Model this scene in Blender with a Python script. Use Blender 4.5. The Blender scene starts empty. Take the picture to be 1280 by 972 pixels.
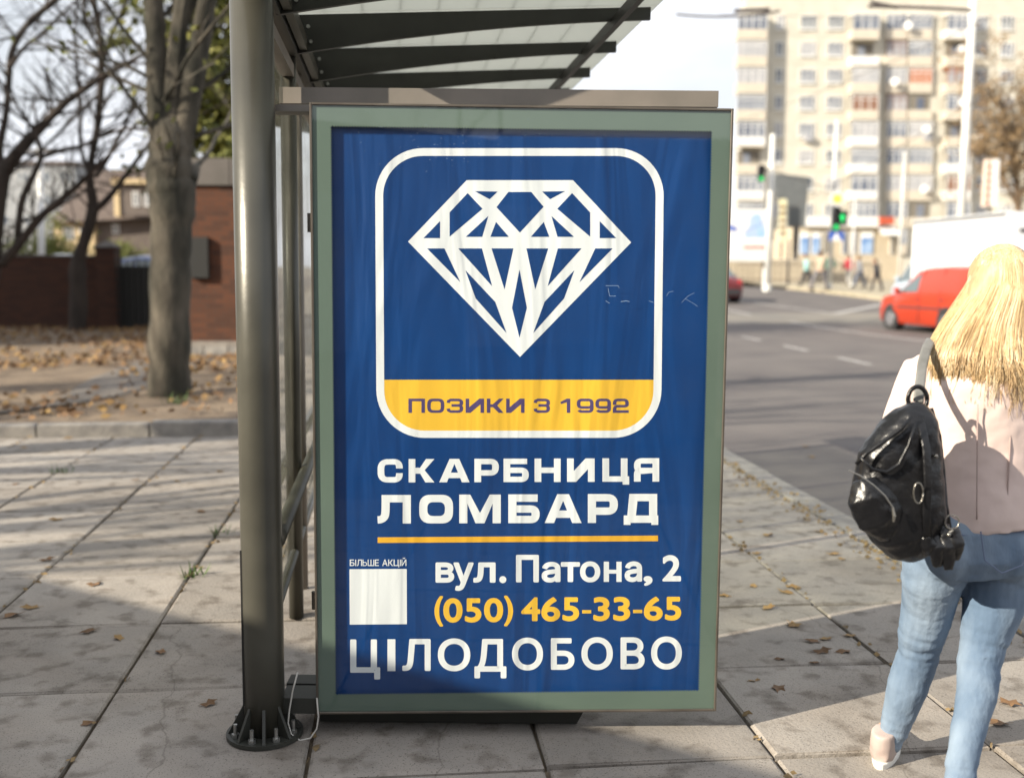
import bpy, bmesh, math, random
from mathutils import Vector, Matrix, noise
random.seed(7)
sc = bpy.context.scene
C = sc.collection
R = math.radians
# ------------------------------------------------------------------ camera
FPX = 1320.0
PITCH = math.atan(151 / FPX)
ROLL = R(0.5)
F_ = Vector((0, math.cos(PITCH), -math.sin(PITCH)))
R0 = Vector((1, 0, 0)); U0 = Vector((0, math.sin(PITCH), math.cos(PITCH)))
RR = math.cos(ROLL) * R0 + math.sin(ROLL) * U0
UU = math.cos(ROLL) * U0 - math.sin(ROLL) * R0
EYE = Vector((0, 0, 1.55))
cd = bpy.data.cameras.new('camera'); cam = bpy.data.objects.new('camera', cd); C.objects.link(cam)
cam.matrix_world = Matrix(((RR.x, UU.x, -F_.x, EYE.x), (RR.y, UU.y, -F_.y, EYE.y), (RR.z, UU.z, -F_.z, EYE.z), (0, 0, 0, 1)))
cd.sensor_width = 36; cd.lens = 36 * FPX / 1280; cd.clip_end = 3000; cd.clip_start = .05
cd.dof.use_dof = True; cd.dof.focus_distance = 3.58; cd.dof.aperture_fstop = 1.65
sc.camera = cam
# ------------------------------------------------------------------ light
SUN_EL = R(26); AZ = R(28)                                   # the sun stands left of and a little behind the camera
SUNDIR = Vector((-math.cos(AZ) * math.cos(SUN_EL), -math.sin(AZ) * math.cos(SUN_EL), math.sin(SUN_EL)))
w = bpy.data.worlds.new('World'); sc.world = w; w.use_nodes = True
nt = w.node_tree; bg = nt.nodes['Background']
sky = nt.nodes.new('ShaderNodeTexSky'); sky.sky_type = 'NISHITA'; sky.sun_disc = False
sky.sun_elevation = SUN_EL; sky.sun_rotation = math.atan2(SUNDIR.x, SUNDIR.y); sky.air_density = 1.2; sky.dust_density = 3.0; sky.ozone_density = 1.0
tc = nt.nodes.new('ShaderNodeTexCoord'); mp = nt.nodes.new('ShaderNodeMapping'); mp.inputs['Scale'].default_value = (1.2, 1.2, 3.5)
nz = nt.nodes.new('ShaderNodeTexNoise'); nz.inputs['Scale'].default_value = 2.2; nz.inputs['Detail'].default_value = 6
rp = nt.nodes.new('ShaderNodeValToRGB'); rp.color_ramp.elements[0].position = .30; rp.color_ramp.elements[1].position = .62
rp.color_ramp.elements[0].color = (.45, .45, .45, 1); rp.color_ramp.elements[1].color = (.95, .95, .95, 1)
mx = nt.nodes.new('ShaderNodeMix'); mx.data_type = 'RGBA'; mx.inputs[7].default_value = (10.6, 10.9, 11.6, 1)      # thin bright cloud veil
nt.links.new(tc.outputs['Generated'], mp.inputs[0]); nt.links.new(mp.outputs[0], nz.inputs['Vector'])
nt.links.new(nz.outputs['Fac'], rp.inputs[0]); nt.links.new(rp.outputs[0], mx.inputs[0]); nt.links.new(sky.outputs[0], mx.inputs[6])
nt.links.new(mx.outputs[2], bg.inputs[0]); bg.inputs[1].default_value = .064
sl = bpy.data.lights.new('sun', 'SUN'); sl.energy = 5.0; sl.angle = R(.5); sl.color = (1.0, .90, .74)
so = bpy.data.objects.new('sun', sl); C.objects.link(so); so.rotation_euler = SUNDIR.to_track_quat('Z', 'Y').to_euler()
sc.view_settings.view_transform = 'Standard'; sc.view_settings.look = 'None'; sc.view_settings.exposure = .82; sc.view_settings.gamma = 1
sc.cycles.max_bounces = 6; sc.cycles.diffuse_bounces = 3; sc.cycles.glossy_bounces = 3; sc.cycles.transmission_bounces = 4; sc.cycles.transparent_max_bounces = 12
sc.cycles.caustics_reflective = False; sc.cycles.caustics_refractive = False
sc.cycles.sample_clamp_indirect = 6
sc.cycles.use_denoising = True

# ------------------------------------------------------------------ helpers
def ray(px, py): return F_ + RR * ((px - 640) / FPX) - UU * ((py - 486) / FPX)
def at(px, py, Y):
    d = ray(px, py); return EYE + d * (Y / d.y)
def gz(x, y):
    t = min(1, max(0, (y - 28) / 30)); return .75 * t * t * (3 - 2 * t)
def ground_at(px, py, dz=0.0):
    d = ray(px, py); t = 1
    z = 0
    for _ in range(60):
        t = (z + dz - EYE.z) / d.z if d.z < -1e-4 else 100
        p = EYE + d * t
        z = z * .5 + .5 * gz(p.x, p.y)
    return p
def link(o): C.objects.link(o); return o
def wloc(o):
    v = Vector((0, 0, 0))
    while o is not None: v += o.location; o = o.parent
    return v
def tag(o, label=None, cat=None, group=None, kind=None):
    if label: o['label'] = label
    if cat: o['category'] = cat
    if group: o['group'] = group
    if kind: o['kind'] = kind
    return o
def thing(name, label, cat, loc=(0, 0, 0), rz=0, group=None):
    o = link(bpy.data.objects.new(name, None)); o.location = loc; o.rotation_euler = (0, 0, rz); o.empty_display_size = .1
    return tag(o, label, cat, group)
def copy_tree(o, parent=None):
    c = o.copy(); C.objects.link(c); c.parent = parent
    for ch in list(o.children): copy_tree(ch, c)
    return c

class MB:
    def __init__(s): s.v = []; s.f = []; s.m = []; s.cur = 0
    def add(s, vs, fs):
        b = len(s.v); s.v += [tuple(v) for v in vs]; s.f += [tuple(b + i for i in f) for f in fs]; s.m += [s.cur] * len(fs); return s
    def box(s, a, b, M=None, ch=0):
        x0, y0, z0 = a; x1, y1, z1 = b
        vs = [Vector(p) for p in ((x0,y0,z0),(x1,y0,z0),(x1,y1,z0),(x0,y1,z0),(x0,y0,z1),(x1,y0,z1),(x1,y1,z1),(x0,y1,z1))]
        if M is not None: vs = [M @ v for v in vs]
        return s.add(vs, [(0,3,2,1),(4,5,6,7),(0,1,5,4),(1,2,6,5),(2,3,7,6),(3,0,4,7)])
    def bar(s, p0, p1, wx, wz):
        p0 = Vector(p0); p1 = Vector(p1); d = (p1 - p0).normalized()
        up = Vector((0,0,1)) if abs(d.z) < .9 else Vector((0,1,0))
        a = d.cross(up).normalized() * wx / 2; b = a.cross(d).normalized() * wz / 2
        vs = [p + i * a + j * b for p in (p0, p1) for i, j in ((-1,-1),(1,-1),(1,1),(-1,1))]
        return s.add(vs, [(0,3,2,1),(4,5,6,7),(0,1,5,4),(1,2,6,5),(2,3,7,6),(3,0,4,7)])
    def tube(s, pts, rad, n=8, cap=True, ax=None, pw=2.0, start=0):
        pts = [Vector(p) for p in pts]; k = len(pts); b = len(s.v)
        if not isinstance(rad, (list, tuple)): rad = [rad] * k
        A = None
        for i, p in enumerate(pts):
            d = (pts[min(k-1, i+1)] - pts[max(0, i-1)])
            d = d.normalized() if d.length > 1e-9 else Vector((0,0,1))
            if ax is not None: ref = Vector(ax)
            else: ref = A if A is not None else (Vector((1,0,0)) if abs(d.x) < .8 else Vector((0,1,0)))
            A = ref - d * ref.dot(d); A = A.normalized() if A.length > 1e-6 else d.orthogonal().normalized()
            B = d.cross(A)
            r = rad[i]; ra, rb = r if isinstance(r, (tuple, list)) else (r, r)
            for j in range(n):
                t = 2 * math.pi * j / n + start; c, q = math.cos(t), math.sin(t)
                if pw != 2: c = math.copysign(abs(c) ** (2/pw), c); q = math.copysign(abs(q) ** (2/pw), q)
                s.v.append(tuple(p + A * (ra * c) + B * (rb * q)))
        nf = 0
        for i in range(k - 1):
            for j in range(n):
                a0 = b + i*n + j; a1 = b + i*n + (j+1) % n
                s.f.append((a0, a1, a1 + n, a0 + n)); nf += 1
        if cap:
            s.f.append(tuple(b + j for j in range(n))[::-1]); s.f.append(tuple(b + (k-1)*n + j for j in range(n))); nf += 2
        s.m += [s.cur] * nf
        return s
    def ball(s, c, r, n=12, m=8):
        c = Vector(c); rx, ry, rz = (r, r, r) if not isinstance(r, (tuple, list)) else r
        vs = [c + Vector((0,0,rz))]
        for i in range(1, m):
            a = math.pi * i / m
            for j in range(n): t = 2*math.pi*j/n; vs.append(c + Vector((rx*math.sin(a)*math.cos(t), ry*math.sin(a)*math.sin(t), rz*math.cos(a))))
        vs.append(c - Vector((0,0,rz))); fs = []
        for j in range(n): fs.append((0, 1+j, 1+(j+1)%n)); fs.append((len(vs)-1, 1+(m-2)*n+(j+1)%n, 1+(m-2)*n+j))
        for i in range(m-2):
            for j in range(n): a = 1+i*n+j; b2 = 1+i*n+(j+1)%n; fs.append((a, a+n, b2+n, b2))
        return s.add(vs, fs)
    def prism(s, poly, d, M=None):                            # polygon list of Vectors, extruded by vector d
        n = len(poly); d = Vector(d); vs = [Vector(p) for p in poly] + [Vector(p) + d for p in poly]
        if M is not None: vs = [M @ v for v in vs]
        return s.add(vs, [tuple(range(n))[::-1], tuple(range(n, 2*n))] + [(i, (i+1)%n, n+(i+1)%n, n+i) for i in range(n)])
    def build(s, name, mats, parent=None, smooth=False, world=True, kind=None):
        me = bpy.data.meshes.new(name)
        off = wloc(parent) if (parent is not None and world) else Vector((0,0,0))
        me.from_pydata([tuple(Vector(v) - off) for v in s.v], [], s.f)
        if not isinstance(mats, (list, tuple)): mats = [mats]
        for m in mats: me.materials.append(m)
        if any(s.m): me.polygons.foreach_set('material_index', s.m)
        bm = bmesh.new(); bm.from_mesh(me); bmesh.ops.recalc_face_normals(bm, faces=bm.faces); bm.to_mesh(me); bm.free()
        if smooth: me.polygons.foreach_set('use_smooth', [True] * len(me.polygons))
        me.update()
        o = link(bpy.data.objects.new(name, me)); o.parent = parent
        if kind: o['kind'] = kind
        return o
def bevel(o, w=.004, seg=2):
    m = o.modifiers.new('bevel', 'BEVEL'); m.width = w; m.segments = seg; m.limit_method = 'ANGLE'; return o
def remesh(o, vox, it=6, disp=None):
    m = o.modifiers.new('remesh', 'REMESH'); m.mode = 'VOXEL'; m.voxel_size = vox; m.use_smooth_shade = True
    m = o.modifiers.new('smooth', 'SMOOTH'); m.iterations = it; m.factor = .5
    for (size, st, kind) in (disp or []):
        t = bpy.data.textures.new('folds', kind); t.noise_scale = size
        m = o.modifiers.new('folds', 'DISPLACE'); m.texture = t; m.strength = st; m.texture_coords = 'LOCAL'
    return o

# ------------------------------------------------------------------ materials
def mat(name, c1, c2=None, scale=5, rough=.7, metal=0, bump=0, bscale=None, detail=5, spec=.5, stretch=None, rand=0, trans=0, ramp=(.35,.65), coat=0, coord='Object', alpha=1):
    m = bpy.data.materials.new(name); m.use_nodes = True; nt = m.node_tree; b = nt.nodes['Principled BSDF']; L = nt.links.new
    b.inputs['Base Color'].default_value = (*c1, 1); b.inputs['Roughness'].default_value = rough; b.inputs['Metallic'].default_value = metal
    b.inputs['Specular IOR Level'].default_value = spec; b.inputs['Transmission Weight'].default_value = trans; b.inputs['Coat Weight'].default_value = coat
    if c2 or bump:
        tc = nt.nodes.new('ShaderNodeTexCoord'); mp = nt.nodes.new('ShaderNodeMapping'); L(tc.outputs[coord], mp.inputs[0])
        if stretch: mp.inputs['Scale'].default_value = stretch
    if c2:
        n = nt.nodes.new('ShaderNodeTexNoise'); n.inputs['Scale'].default_value = scale; n.inputs['Detail'].default_value = detail; L(mp.outputs[0], n.inputs['Vector'])
        r = nt.nodes.new('ShaderNodeValToRGB'); r.color_ramp.elements[0].position = ramp[0]; r.color_ramp.elements[1].position = ramp[1]
        r.color_ramp.elements[0].color = (*c1, 1); r.color_ramp.elements[1].color = (*c2, 1); L(n.outputs['Fac'], r.inputs[0]); out = r.outputs[0]
        if rand:
            oi = nt.nodes.new('ShaderNodeObjectInfo'); mr = nt.nodes.new('ShaderNodeMapRange'); mr.inputs[3].default_value = 1 - rand; mr.inputs[4].default_value = 1 + rand
            L(oi.outputs['Random'], mr.inputs[0]); vm = nt.nodes.new('ShaderNodeVectorMath'); vm.operation = 'SCALE'; L(out, vm.inputs[0]); L(mr.outputs[0], vm.inputs['Scale']); out = vm.outputs[0]
        L(out, b.inputs['Base Color'])
    if bump:
        n2 = nt.nodes.new('ShaderNodeTexNoise'); n2.inputs['Scale'].default_value = bscale or scale * 4; n2.inputs['Detail'].default_value = 8; L(mp.outputs[0], n2.inputs['Vector'])
        bp = nt.nodes.new('ShaderNodeBump'); bp.inputs['Strength'].default_value = min(1, bump); bp.inputs['Distance'].default_value = .02; L(n2.outputs['Fac'], bp.inputs['Height']); L(bp.outputs[0], b.inputs['Normal'])
    return m
def glassmat(name, tint=(1,1,1), rough=.0, base=.04, opacity=0.0, dirt=(.6,.6,.55)):
    m = bpy.data.materials.new(name); m.use_nodes = True; nt = m.node_tree; nt.nodes.clear(); L = nt.links.new
    o = nt.nodes.new('ShaderNodeOutputMaterial'); t = nt.nodes.new('ShaderNodeBsdfTransparent'); t.inputs[0].default_value = (*tint, 1)
    g = nt.nodes.new('ShaderNodeBsdfGlossy'); g.inputs['Roughness'].default_value = rough; g.inputs[0].default_value = (1,1,1,1)
    fr = nt.nodes.new('ShaderNodeLayerWeight'); fr.inputs[0].default_value = .5; pw = nt.nodes.new('ShaderNodeMath'); pw.operation = 'POWER'; pw.inputs[1].default_value = 5   # thin pane: Schlick, same from both sides
    mu = nt.nodes.new('ShaderNodeMath'); mu.operation = 'MULTIPLY_ADD'; mu.inputs[1].default_value = 1 - base; mu.inputs[2].default_value = base; mu.use_clamp = True
    mix = nt.nodes.new('ShaderNodeMixShader'); L(fr.outputs['Facing'], pw.inputs[0]); L(pw.outputs[0], mu.inputs[0]); L(mu.outputs[0], mix.inputs[0]); L(t.outputs[0], mix.inputs[1]); L(g.outputs[0], mix.inputs[2])
    out = mix.outputs[0]
    if opacity:
        d = nt.nodes.new('ShaderNodeBsdfDiffuse'); d.inputs[0].default_value = (*dirt, 1)
        n = nt.nodes.new('ShaderNodeTexNoise'); n.inputs['Scale'].default_value = 6; n.inputs['Detail'].default_value = 8
        tc = nt.nodes.new('ShaderNodeTexCoord'); L(tc.outputs['Object'], n.inputs['Vector'])
        mr = nt.nodes.new('ShaderNodeMapRange'); mr.inputs[1].default_value = .4; mr.inputs[2].default_value = .8; mr.inputs[3].default_value = opacity * .5; mr.inputs[4].default_value = opacity * 1.6; L(n.outputs['Fac'], mr.inputs[0])
        m2 = nt.nodes.new('ShaderNodeMixShader'); L(mr.outputs[0], m2.inputs[0]); L(out, m2.inputs[1]); L(d.outputs[0], m2.inputs[2]); out = m2.outputs[0]
    L(out, o.inputs[0]); return m
def emis(name, col, st):
    m = mat(name, col); b = m.node_tree.nodes['Principled BSDF']; b.inputs['Emission Color'].default_value = (*col, 1); b.inputs['Emission Strength'].default_value = st; return m

M_conc = mat('slab_concrete', (.34,.295,.255), (.22,.20,.18), 3.5, .93, bump=.12, bscale=90, rand=.16, ramp=(.3,.75), spec=.25)
M_dirt = mat('joint_dirt', (.11,.085,.06), (.19,.15,.10), 12, 1, bump=.5)
def worn(m, big, fine, stain):
    """world-space stains and grit, so that no two slabs of one mesh look alike"""
    nt = m.node_tree; b = nt.nodes['Principled BSDF']; L = nt.links.new; src = b.inputs['Base Color'].links[0].from_socket
    g = nt.nodes.new('ShaderNodeNewGeometry')
    def layer(scale, lo, hi, c, src, det=8, dist=0):
        n = nt.nodes.new('ShaderNodeTexNoise'); n.inputs['Scale'].default_value = scale; n.inputs['Detail'].default_value = det; n.inputs['Distortion'].default_value = dist; L(g.outputs['Position'], n.inputs['Vector'])
        r = nt.nodes.new('ShaderNodeMapRange'); r.inputs[1].default_value = lo; r.inputs[2].default_value = hi; L(n.outputs['Fac'], r.inputs[0])
        x = nt.nodes.new('ShaderNodeMix'); x.data_type = 'RGBA'; x.blend_type = 'MULTIPLY'; x.inputs[7].default_value = (*c, 1); L(r.outputs[0], x.inputs[0]); L(src, x.inputs[6]); return x.outputs[2]
    o = layer(big, .48, .72, stain, src, dist=1.2); o = layer(fine, .52, .66, (.62,.60,.58), o); o = layer(190, .60, .68, (.45,.44,.43), o, 2)
    n = nt.nodes.new('ShaderNodeTexVoronoi'); n.feature = 'DISTANCE_TO_EDGE'; n.inputs['Scale'].default_value = .55; n.inputs['Randomness'].default_value = 1
    nz_ = nt.nodes.new('ShaderNodeTexNoise'); nz_.inputs['Scale'].default_value = 5; nz_.inputs['Detail'].default_value = 6; L(g.outputs['Position'], nz_.inputs['Vector'])
    va = nt.nodes.new('ShaderNodeVectorMath'); va.operation = 'MULTIPLY_ADD'; va.inputs[1].default_value = (.22,.22,0); L(nz_.outputs['Color'], va.inputs[0]); L(g.outputs['Position'], va.inputs[2]); L(va.outputs[0], n.inputs['Vector'])
    r = nt.nodes.new('ShaderNodeMapRange'); r.inputs[1].default_value = .0; r.inputs[2].default_value = .003; r.inputs[3].default_value = .45; r.inputs[4].default_value = 0; L(n.outputs['Distance'], r.inputs[0])
    x = nt.nodes.new('ShaderNodeMix'); x.data_type = 'RGBA'; x.inputs[7].default_value = (.10,.085,.07,1); L(r.outputs[0], x.inputs[0]); L(o, x.inputs[6]); L(x.outputs[2], b.inputs['Base Color'])
M_conc = mat('slab_concrete', (.35,.315,.275), (.27,.25,.225), 3.5, .93, bump=.2, bscale=70, rand=.14, ramp=(.3,.75), spec=.25)
worn(M_conc, .9, 9, (.76,.74,.72))
M_kerb = mat('kerb_stone', (.30,.28,.25), (.18,.17,.16), 6, .9, bump=.4, bscale=40, rand=.12)
M_soil = mat('verge_soil', (.13,.095,.065), (.22,.165,.11), 2.5, 1, bump=.8, bscale=25)
M_far = mat('far_ground', (.16,.15,.135), (.21,.19,.16), .4, 1)
M_asph = mat('asphalt', (.11,.10,.098), (.16,.145,.135), .9, .85, bump=.4, bscale=90, ramp=(.3,.7), spec=.3)
M_line = mat('road_paint', (.50,.49,.46), (.26,.25,.24), 9, .7)
M_post = mat('shelter_paint', (.088,.084,.066), (.066,.063,.05), 4, .34, metal=.25, bump=.03, bscale=30, spec=.6)
M_beam = mat('roof_beam_paint', (.038,.039,.032), (.028,.029,.024), 5, .5)
M_brkt = mat('bracket_paint', (.24,.21,.18), (.19,.17,.145), 6, .5, metal=.2)
M_dark = mat('dark_metal', (.03,.03,.028), rough=.5, metal=.3)
M_steel = mat('zinc_steel', (.5,.5,.48), (.35,.35,.33), 30, .4, metal=.9)
M_wood1 = mat('bark_plane', (.105,.09,.068), (.03,.028,.02), 3.6, .95, bump=1, bscale=16, stretch=(1,1,.4), ramp=(.36,.6), detail=9)
M_bark = mat('bark_dark', (.055,.042,.034), (.032,.026,.022), 6, .95, bump=.6, bscale=25, stretch=(1,1,.3))
M_leaf_y = mat('leaf_yellow_green', (.22,.21,.035), (.10,.12,.025), 3, .7, rand=.1)
M_leaf_b = mat('leaf_brown', (.12,.065,.03), (.21,.12,.055), 3, .8, rand=.25)
M_leaf_y2 = mat('leaf_fallen_yellow', (.36,.23,.08), (.22,.125,.05), 3, .8, rand=.2)
M_grass = mat('grass_tuft', (.05,.09,.02), (.09,.14,.04), 5, .8)
def brickmat(name, c1, c2, mo, sc_=1.0, horiz='X'):
    m = bpy.data.materials.new(name); m.use_nodes = True; nt = m.node_tree; b = nt.nodes['Principled BSDF']; L = nt.links.new
    tc = nt.nodes.new('ShaderNodeTexCoord'); mp = nt.nodes.new('ShaderNodeMapping'); mp.inputs['Rotation'].default_value = (R(90),0,0)
    br = nt.nodes.new('ShaderNodeTexBrick'); br.inputs['Color1'].default_value = (*c1,1); br.inputs['Color2'].default_value = (*c2,1); br.inputs['Mortar'].default_value = (*mo,1)
    br.inputs['Scale'].default_value = 1; br.inputs['Brick Width'].default_value = .26*sc_; br.inputs['Row Height'].default_value = .078*sc_; br.inputs['Mortar Size'].default_value = .008*sc_; br.inputs['Bias'].default_value = -.2
    L(tc.outputs['Object'], mp.inputs[0]); L(mp.outputs[0], br.inputs['Vector']); L(br.outputs[0], b.inputs['Base Color']); b.inputs['Roughness'].default_value = .9
    bp = nt.nodes.new('ShaderNodeBump'); bp.inputs['Distance'].default_value = .01; bp.invert = True; L(br.outputs['Fac'], bp.inputs['Height']); L(bp.outputs[0], b.inputs['Normal'])
    return m
M_brickw = brickmat('fence_brick', (.075,.028,.015), (.045,.018,.011), (.036,.026,.02))
M_brickk = brickmat('kiosk_brick', (.105,.036,.015), (.045,.018,.010), (.06,.035,.025))
M_grayc = mat('gray_cladding', (.13,.115,.105), (.10,.09,.08), 3, .8)
M_white = mat('white_paint', (.80,.80,.78), (.70,.70,.68), 2, .5)
M_black = mat('black_rubber', (.02,.02,.02), rough=.7)
# ================================================================== GROUND, PAVEMENT, ROAD
ST = Vector((-.115, .9934, 0)); SV = Vector((.9934, .115, 0))      # along the street, across it
def sv(s, t, z=0): p = SV * s + ST * t; return Vector((p.x, p.y, z))
def grid_sheet(name, s0, s1, t0, t1, ns, nt_, dz, m, kind='structure', parent=None):
    mb = MB(); vs = []; fs = []
    for i in range(ns + 1):
        for j in range(nt_ + 1):
            p = sv(s0 + (s1-s0)*i/ns, t0 + (t1-t0)*j/nt_); vs.append((p.x, p.y, gz(p.x, p.y) + dz))
    for i in range(ns):
        for j in range(nt_): a = i*(nt_+1)+j; fs.append((a, a+nt_+1, a+nt_+2, a+1))
    mb.add(vs, fs); return mb.build(name, m, parent, kind=kind)
grid_sheet('ground', -700, 700, -500, 1500, 28, 200, -.16, M_far)
road = grid_sheet('road', 2.95, 60, -60, 96, 12, 78, -.12, M_asph)
# kerb stones along the road
kerb = MB().add([sv(2.72,-20,-.159), sv(2.95,-20,-.159), sv(2.95,34,-.159), sv(2.72,34,-.159)], [(0,1,2,3)]).build('kerb', M_dirt, kind='structure')
def shared(name, me, parent, loc, rz=0, sc_=(1,1,1)):
    o = link(bpy.data.objects.new(name, me)); o.parent = parent; o.location = loc; o.rotation_euler = (0,0,rz); o.scale = sc_; return o
ang = math.atan2(SV.y, SV.x)
def slab_mesh(w, l, h, ch, seed, nm, m):
    rnd = random.Random(seed); bm = bmesh.new()
    bmesh.ops.create_cube(bm, size=1); bmesh.ops.scale(bm, vec=(w, l, h), verts=bm.verts); bmesh.ops.translate(bm, vec=(0,0,-h/2), verts=bm.verts)
    top = [e for e in bm.edges if all(v.co.z > -1e-4 for v in e.verts)]
    bmesh.ops.bevel(bm, geom=top, offset=ch, segments=1, affect='EDGES')
    for v in bm.verts:
        v.co.x += rnd.uniform(-.005,.005); v.co.y += rnd.uniform(-.005,.005)
    me = bpy.data.meshes.new(nm); bm.to_mesh(me); bm.free(); me.materials.append(m); return me
kst = [slab_mesh(.20, .98, .14, .012, k, 'kerb_stone', M_kerb) for k in range(3)]
for k in range(-4, 34):
    p = sv(2.83, k * 1.0 + .3, gz(0, k) - .008); o = shared('kerb_stone', kst[k % 3], kerb, p, ang); o.location.x += random.uniform(-.006,.006)
# pavement of square slabs
pav = MB().add([sv(-7.5,-4,-.022), sv(2.72,-4,-.022), sv(2.72,34,-.022), sv(-7.5,34,-.022)], [(0,1,2,3)]).build('pavement', M_dirt, kind='structure')
slabs = [slab_mesh(.729, .729, .07, .007, 10 + k, 'concrete_slab', M_conc) for k in range(4)]
rest = MB()
for i in range(-10, 4):
    for j in range(-6, 42):
        s_ = 2.71 - .742 * i - .371 - .742 * 3 + .742 * 3
        s_ = 2.705 - .371 - .742 * (3 - i); t_ = 3.86 + .742 * j + .371
        if s_ < -1.2 and t_ > 9.9: continue
        if t_ > 33: continue
        vis = (2.6 < t_ < 10.6) or (s_ > .9 and t_ < 22 and t_ > 2)
        p = sv(s_, t_)
        if vis and abs(p.x) > p.y * .52 + .6: vis = False
        z = random.uniform(-.004, .003)
        if vis:
            o = shared('concrete_slab', slabs[(i * 7 + j * 3) % 4], pav, (p.x, p.y, z), ang + random.choice([0, R(90), R(180)]) + R(random.uniform(-.3,.3)))
            o.rotation_euler.x = R(random.uniform(-.35,.35)); o.rotation_euler.y = R(random.uniform(-.35,.35))
        else:
            M = Matrix.Translation((p.x, p.y, 0)) @ Matrix.Rotation(ang, 4, 'Z'); rest.box((-.361,-.361,-.07), (.361,.361,z), M)
rest.build('concrete_slab', M_conc, pav, kind='stuff')
# verge: raised soil behind a row of stones on the left
verge = MB(); vs = []; fs = []
NX, NY = 110, 80
for i in range(NX + 1):
    for j in range(NY + 1):
        p = sv(-45 + (45 - 1.2) * i / NX, 10.05 + 50 * (j / NY) ** 1.5)
        vs.append((p.x, p.y, gz(p.x, p.y) + .085 + .05 * noise.noise(Vector((p.x*.5, p.y*.5, 0))) + .02 * noise.noise(Vector((p.x*2, p.y*2, 3)))))
for i in range(NX):
    for j in range(NY): a = i*(NY+1)+j; fs.append((a, a+NY+1, a+NY+2, a+1))
vs += [(v[0], v[1], -.15) for v in [vs[i*(NY+1)] for i in range(NX+1)]]
b0 = (NX+1)*(NY+1)
for i in range(NX): fs.append((i*(NY+1), (i+1)*(NY+1), b0+i+1, b0+i))
b1 = len(vs); vs += [(v[0], v[1], -.15) for v in [vs[NX*(NY+1)+j] for j in range(NY+1)]]
for j in range(NY): fs.append((NX*(NY+1)+j, b1+j, b1+j+1, NX*(NY+1)+j+1))
verge.add(vs, fs).build('verge', M_soil, kind='structure', smooth=True)
edg = MB().add([sv(-9,9.9,-.02), sv(-1.2,9.9,-.02), sv(-1.2,10.05,-.02), sv(-9,10.05,-.02)], [(0,1,2,3)]).build('verge_edging', M_dirt, kind='structure')
est = [slab_mesh(.98, .14, .15, .014, 40 + k, 'edging_stone', M_kerb) for k in range(3)]
for k in range(9):
    p = sv(-1.7 - k * 1.0, 9.97, .115 + random.uniform(-.012,.01)); o = shared('edging_stone', est[k % 3], edg, p, ang + R(random.uniform(-1,1)))
# worn path of old asphalt slanting over the verge
M_path = mat('old_asphalt', (.17,.15,.13), (.12,.105,.09), 3, .95, bump=.5, bscale=40)
def vz(x, y): return gz(x, y) + .085 + .05 * noise.noise(Vector((x*.5, y*.5, 0))) + .02 * noise.noise(Vector((x*2, y*2, 3)))
mb = MB(); pl = [(-60,520),(60,505),(130,492),(188,462),(230,446)]; q = []
for (px, py), wd in zip(pl, (1.6,1.5,1.5,1.8,2.0)): q.append((ground_at(px, py, .1), wd))
vs = []; NS = 24; NC = 10
for i in range(NS + 1):
    f = i / NS * (len(q) - 1); a = min(int(f), len(q) - 2); u = f - a; c = q[a][0].lerp(q[a+1][0], u); wd = q[a][1] * (1-u) + q[a+1][1] * u
    for k in range(NC + 1):
        g = -1 + 2 * k / NC + .12 * noise.noise(Vector((i * .6, k * 3.0, 1))); x, y = c.x + g * .25 * wd, c.y + g * .55 * wd; vs.append((x, y, vz(x, y) + .022 - (.03 if k in (0, NC) else 0)))
mb.add(vs, [(i*(NC+1)+k, i*(NC+1)+k+1, (i+1)*(NC+1)+k+1, (i+1)*(NC+1)+k) for i in range(NS) for k in range(NC)]).build('path', M_path, kind='structure')

# road paint
def strip(name, pts, wd, dz=.0045, label=None, parent=road):
    mb = MB(); vs = []
    for i, p in enumerate(pts):
        a = pts[max(0, i-1)]; b = pts[min(len(pts)-1, i+1)]; d = Vector((b.x-a.x, b.y-a.y, 0)).normalized(); n = Vector((-d.y, d.x, 0)) * wd / 2
        for k in (-1, 1): x, y = p.x + k*n.x, p.y + k*n.y; vs.append((x, y, gz(x, y) - .12 + dz))
    mb.add(vs, [(2*i, 2*i+1, 2*i+3, 2*i+2) for i in range(len(pts)-1)])
    return mb.build(name, M_line, parent)
def seg(a, b, n=8):
    A = ground_at(*a, -.12); B = ground_at(*b, -.12); return [A.lerp(B, i/n) for i in range(n+1)]
A0 = ground_at(939, 423, -.12); d0 = (ground_at(1067, 451, -.12) - A0)
for k in range(-4, 6):
    c = A0 + d0 * (k / 2); d = d0.normalized()
    strip('lane_dash', [c - d*.75, c, c + d*.75], .13)
strip('lane_line', seg((880,381),(1340,450), 16), .16)
strip('lane_line', seg((900,372),(1340,424), 16), .16)
strip('stop_line', seg((1010,398),(1100,381), 6), .3)
# far pavement corner with its verge
mb = MB(); e = [ground_at(939,355.5,-.1), ground_at(985,361,-.1), ground_at(1099,374.5,-.1), ground_at(1320,399,-.1)]
top = []; N = 14
for i in range(len(e)-1):
    for k in range(N): top.append(e[i].lerp(e[i+1], k/N))
top.append(e[-1]); vs = []; fs = []
NB = 16
for p in top:
    f = (p.x - e[0].x) / (e[-1].x - e[0].x)
    far = Vector((e[0].x + 6 + f * 60, 108, 0))
    for j in range(NB+1):
        q = p.lerp(far, j/NB); vs.append((q.x, q.y, gz(q.x,q.y) + .03))
for i in range(len(top)-1):
    for j in range(NB): a = i*(NB+1)+j; fs.append((a, a+NB+1, a+NB+2, a+1))
b0 = len(vs); vs += [(p.x, p.y, gz(p.x,p.y)-.15) for p in top]
for i in range(len(top)-1): fs.append((i*(NB+1), b0+i, b0+i+1, (i+1)*(NB+1)))
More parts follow.
